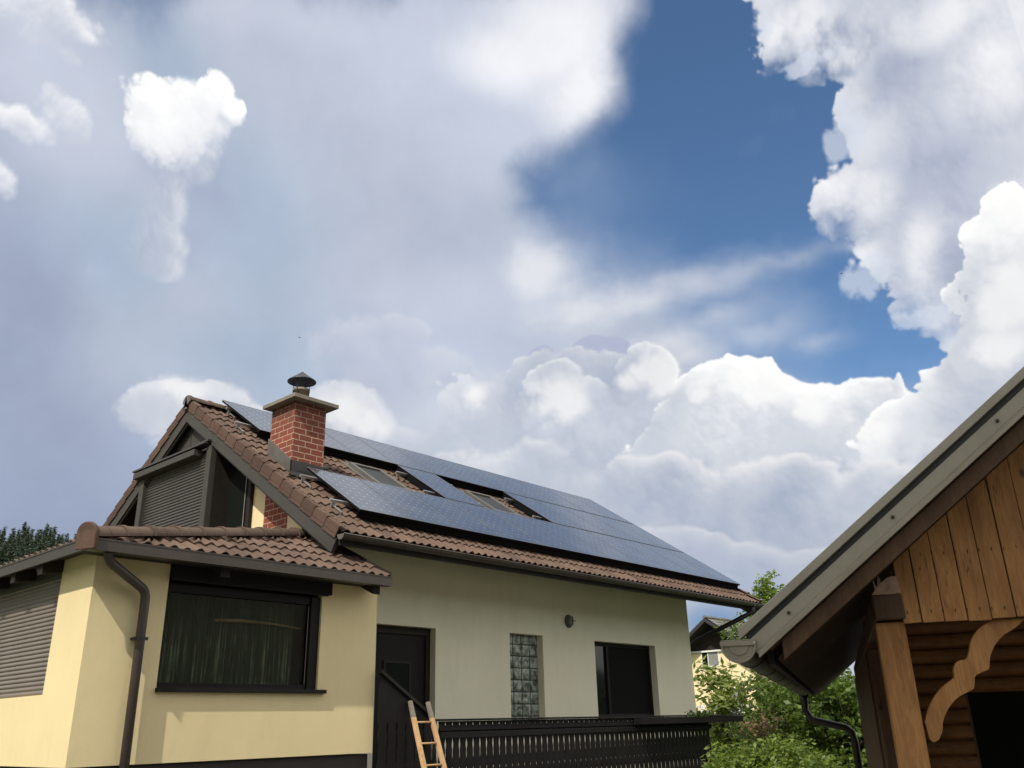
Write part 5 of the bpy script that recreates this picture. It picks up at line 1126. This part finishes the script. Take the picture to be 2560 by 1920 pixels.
    F = blobs(X+w1*.15, Y+w2*.15, LAV); c, al = cumulus(F, .22, G((166, 174, 202)), G((170, 178, 206)), G((180, 187, 212)), (-.3, 1), .4, .14, .9); over(c, al)
    # left and middle single clouds
    f = blobs(X+w1*.5, Y+w2*.5, STALK_D); over(mix(lin((150, 163, 190)), lin((170, 180, 202)), .5+w1), sstep(-.5, .9, f)*.75)
    F = blobs(X+w1*.25, Y+w2*.25, STALK); c, al = cumulus(F, .4, G((170, 181, 202)), G((200, 206, 219)), G((240, 241, 244)), (-1.0, .3), 1.1, 1.0, .85, base=.8); over(c, al*.85)
    F = blobs(X+w1*.25+bil3*.16, Y+w2*.25+bil2*.18, sprout(PUFF, 3, 2)); c, al = cumulus(F, .55, G((188, 195, 211)), G((232, 234, 240)), G((255, 255, 255)), (-.3, 1), .6, .34, 1, hfield=.22+.2*sstep(0, 1, F)); over(c, al)
    F = blobs(X+w1*.35, Y+w2*.35, TOPLEFT); c, al = cumulus(F, .75, G((186, 192, 210)), G((208, 213, 226)), G((250, 250, 252)), (.4, 1), .8, .8, .9, hfield=.05); over(c, al)
    # body of the distant bank
    S = polysdf(X+w1*1.2+soft2, Y+w2*1.0+soft, BODY)
    rel = bil*.5+bil2*.3
    c = mix(lin((158, 172, 198)), lin((208, 212, 221)), .42+.9*soft2+.45*rel+.5*w1)
    over(c, sstep(-2.2, 2.6, S+rel*1.2))
    # banks along the horizon, far to near
    for k, (L, rag, lo, mid, hi, hf) in enumerate(BANKS):
        L = sprout(L, 40+k); lowb = .35 if k >= 5 else 0
        F = blobs(X+w1*.5+bil2*.42+bil3*.16, Y+w2*.5+bil*.30+bil3*.14, L)
        c, al = cumulus(F*1.0, rag*2.1, G(lo), G(mid), G(hi), (-.55, .9), .8, .12+lowb+.55*np.clip(.25+soft2*.9-.05*X, 0, 1), hfield=hf-.06+.26*soft+.30*w1)
        hzv = np.clip(.14+.4*soft2-.024*X, .0, .55)[..., None]; c = c*(1-hzv)+lin((196, 203, 217))*hzv
        over(c, al)
    f = blobs(X+w1*.3+bil3*.2, Y+w2*.3+bil2*.2, HEADS); over(np.broadcast_to(lin((253, 252, 250)), RGB.shape), sstep(-.55, 1.0, f+bil2*.30+bil3*.2)*.66*sstep(.3, .9, blur(A, 2)))
    # pale base haze towards the horizon
    hz = sstep(16, 3, Y+soft*2.5)
    c = mix(lin((150, 168, 196)), lin((206, 209, 217)), .55+soft2*.9+.5*sstep(-6, 4, X)-.35*sstep(9, 4, Y))
    over(c, hz*.62*sstep(-24, -8, X+soft*2)); 
    c = mix(lin((122, 139, 170)), lin((146, 158, 186)), .5+soft*.7)
    over(c, sstep(24, 8, Y+soft*3)*.85*sstep(-9, -20, X+soft*3))
    over(np.broadcast_to(lin((118, 152, 192)), RGB.shape), sstep(-.5, .8, blobs(X+w1*.4, Y+w2*.3, LOWBLUE))*.85)
    g = (1+.012*edge+.02*w1*A+.025*bil3*A*.4)[..., None]
    return (RGB*g).astype(np.float32), A

def make_world():
    RGB, A = paint_sky(); H, Wd = A.shape
    buf = np.ones((H, Wd, 4), np.float32); buf[..., :3] = RGB; buf[..., 3] = A
    im = bpy.data.images.new('cloud_field', Wd, H, alpha=True, float_buffer=True); im.colorspace_settings.name = 'Non-Color'; im.alpha_mode = 'CHANNEL_PACKED'; im.pixels.foreach_set(buf.ravel()); im.update(); im.pack()
    w = bpy.data.worlds.new('World'); scene.world = w; w.use_nodes = True; t = w.node_tree; t.nodes.clear(); k = NT(t)
    d = k.coord('Generated'); s = k.n('ShaderNodeSeparateXYZ', {0: d})
    az = k.m('MULTIPLY', k.m('ARCTAN2', s.outputs[1], s.outputs[0]), 180/math.pi); el = k.m('MULTIPLY', k.m('ARCSINE', s.outputs[2]), 180/math.pi)
    u = k.m('DIVIDE', k.m('SUBTRACT', az, AZ0), AZ1-AZ0); v = k.m('DIVIDE', k.m('SUBTRACT', el, EL0), EL1-EL0)
    tex = k.n('ShaderNodeTexImage', {'Vector': k.n('ShaderNodeCombineXYZ', {0: u, 1: v}).outputs[0]}, image=im, interpolation='Cubic', extension='EXTEND')
    def feather(x, a, b): return k.n('ShaderNodeMapRange', {'Value': x, 'From Min': a, 'From Max': b, 'To Min': 0.0, 'To Max': 1.0}, interpolation_type='SMOOTHSTEP').outputs[0]
    fm = k.m('MULTIPLY', k.m('MULTIPLY', feather(u, -.001, .018), feather(u, 1.001, .965)), feather(v, 1.0, .93))
    sky = k.n('ShaderNodeTexSky', sky_type='NISHITA'); sky.sun_disc = False; sky.sun_elevation = SUN_EL; sky.sun_rotation = SUN_ROT; sky.air_density = 1.0; sky.dust_density = .6; sky.ozone_density = 2.0
    blue = k.n('ShaderNodeVectorMath', {0: sky.outputs[0], 1: SKYTINT}, operation='MULTIPLY').outputs[0]
    n1 = k.noise(d, 2.2, 7, .58, .3); n2 = k.noise(d, 6.0, 5, .6)
    cov = k.ramp(n1, [(.36, (0, 0, 0)), (.50, (1, 1, 1))]); cc = k.ramp(n2, [(.3, (.95, .96, .97)), (.7, (1.65, 1.58, 1.48))])
    gen = k.mix(cov, blue, cc)
    inv = k.m('SUBTRACT', 1.0, tex.outputs[1])
    win = k.n('ShaderNodeVectorMath', {0: k.n('ShaderNodeVectorMath', {0: blue, 'Scale': inv}, operation='SCALE').outputs[0], 1: tex.outputs[0]}, operation='ADD').outputs[0]
    col = k.mix(fm, gen, win)
    bg = k.n('ShaderNodeBackground', {0: col, 1: 1.0}); out = k.n('ShaderNodeOutputWorld', {0: bg.outputs[0]})
SDIR = V(-1.0, -.35, 1.177); SDIR /= np.linalg.norm(SDIR)
SUN_EL = math.asin(SDIR[2]); SUN_ROT = math.atan2(SDIR[0], SDIR[1])
SKYTINT = (.092, .113, .127)
make_world()
ld = bpy.data.lights.new('sun', 'SUN'); ld.energy = 4.3; ld.angle = R(.55); ld.color = (1.0, .93, .80)
so = bpy.data.objects.new('sun', ld); COL.objects.link(so); so.rotation_euler = Vector(SDIR).to_track_quat('Z', 'Y').to_euler(); so.location = (-20, -6, 24)
pt, th_, ro = .3742, .7246, -.0246
fh = V(math.cos(th_), math.sin(th_), 0); rt = V(math.sin(th_), -math.cos(th_), 0); Zu = V(0, 0, 1)
Fw = fh*math.cos(pt)+Zu*math.sin(pt); Up = -fh*math.sin(pt)+Zu*math.cos(pt)
r2 = rt*math.cos(ro)+Up*math.sin(ro); u2 = -rt*math.sin(ro)+Up*math.cos(ro)
cd = bpy.data.cameras.new('camera'); cam = bpy.data.objects.new('camera', cd); COL.objects.link(cam)
cam.matrix_world = Matrix(((r2[0], u2[0], -Fw[0], 0), (r2[1], u2[1], -Fw[1], 0), (r2[2], u2[2], -Fw[2], 0), (0, 0, 0, 1)))
cd.sensor_width = 36; cd.lens = 2167.4/2560*36; cd.clip_start = .05; cd.clip_end = 3000
scene.camera = cam
scene.render.engine = 'CYCLES'; scene.cycles.use_denoising = True; scene.cycles.max_bounces = 6; scene.cycles.diffuse_bounces = 4; scene.cycles.transparent_max_bounces = 12
scene.view_settings.view_transform = 'Standard'; scene.view_settings.look = 'None'; scene.view_settings.exposure = 0; scene.view_settings.gamma = 1
scene.render.resolution_x = 1024; scene.render.resolution_y = 768
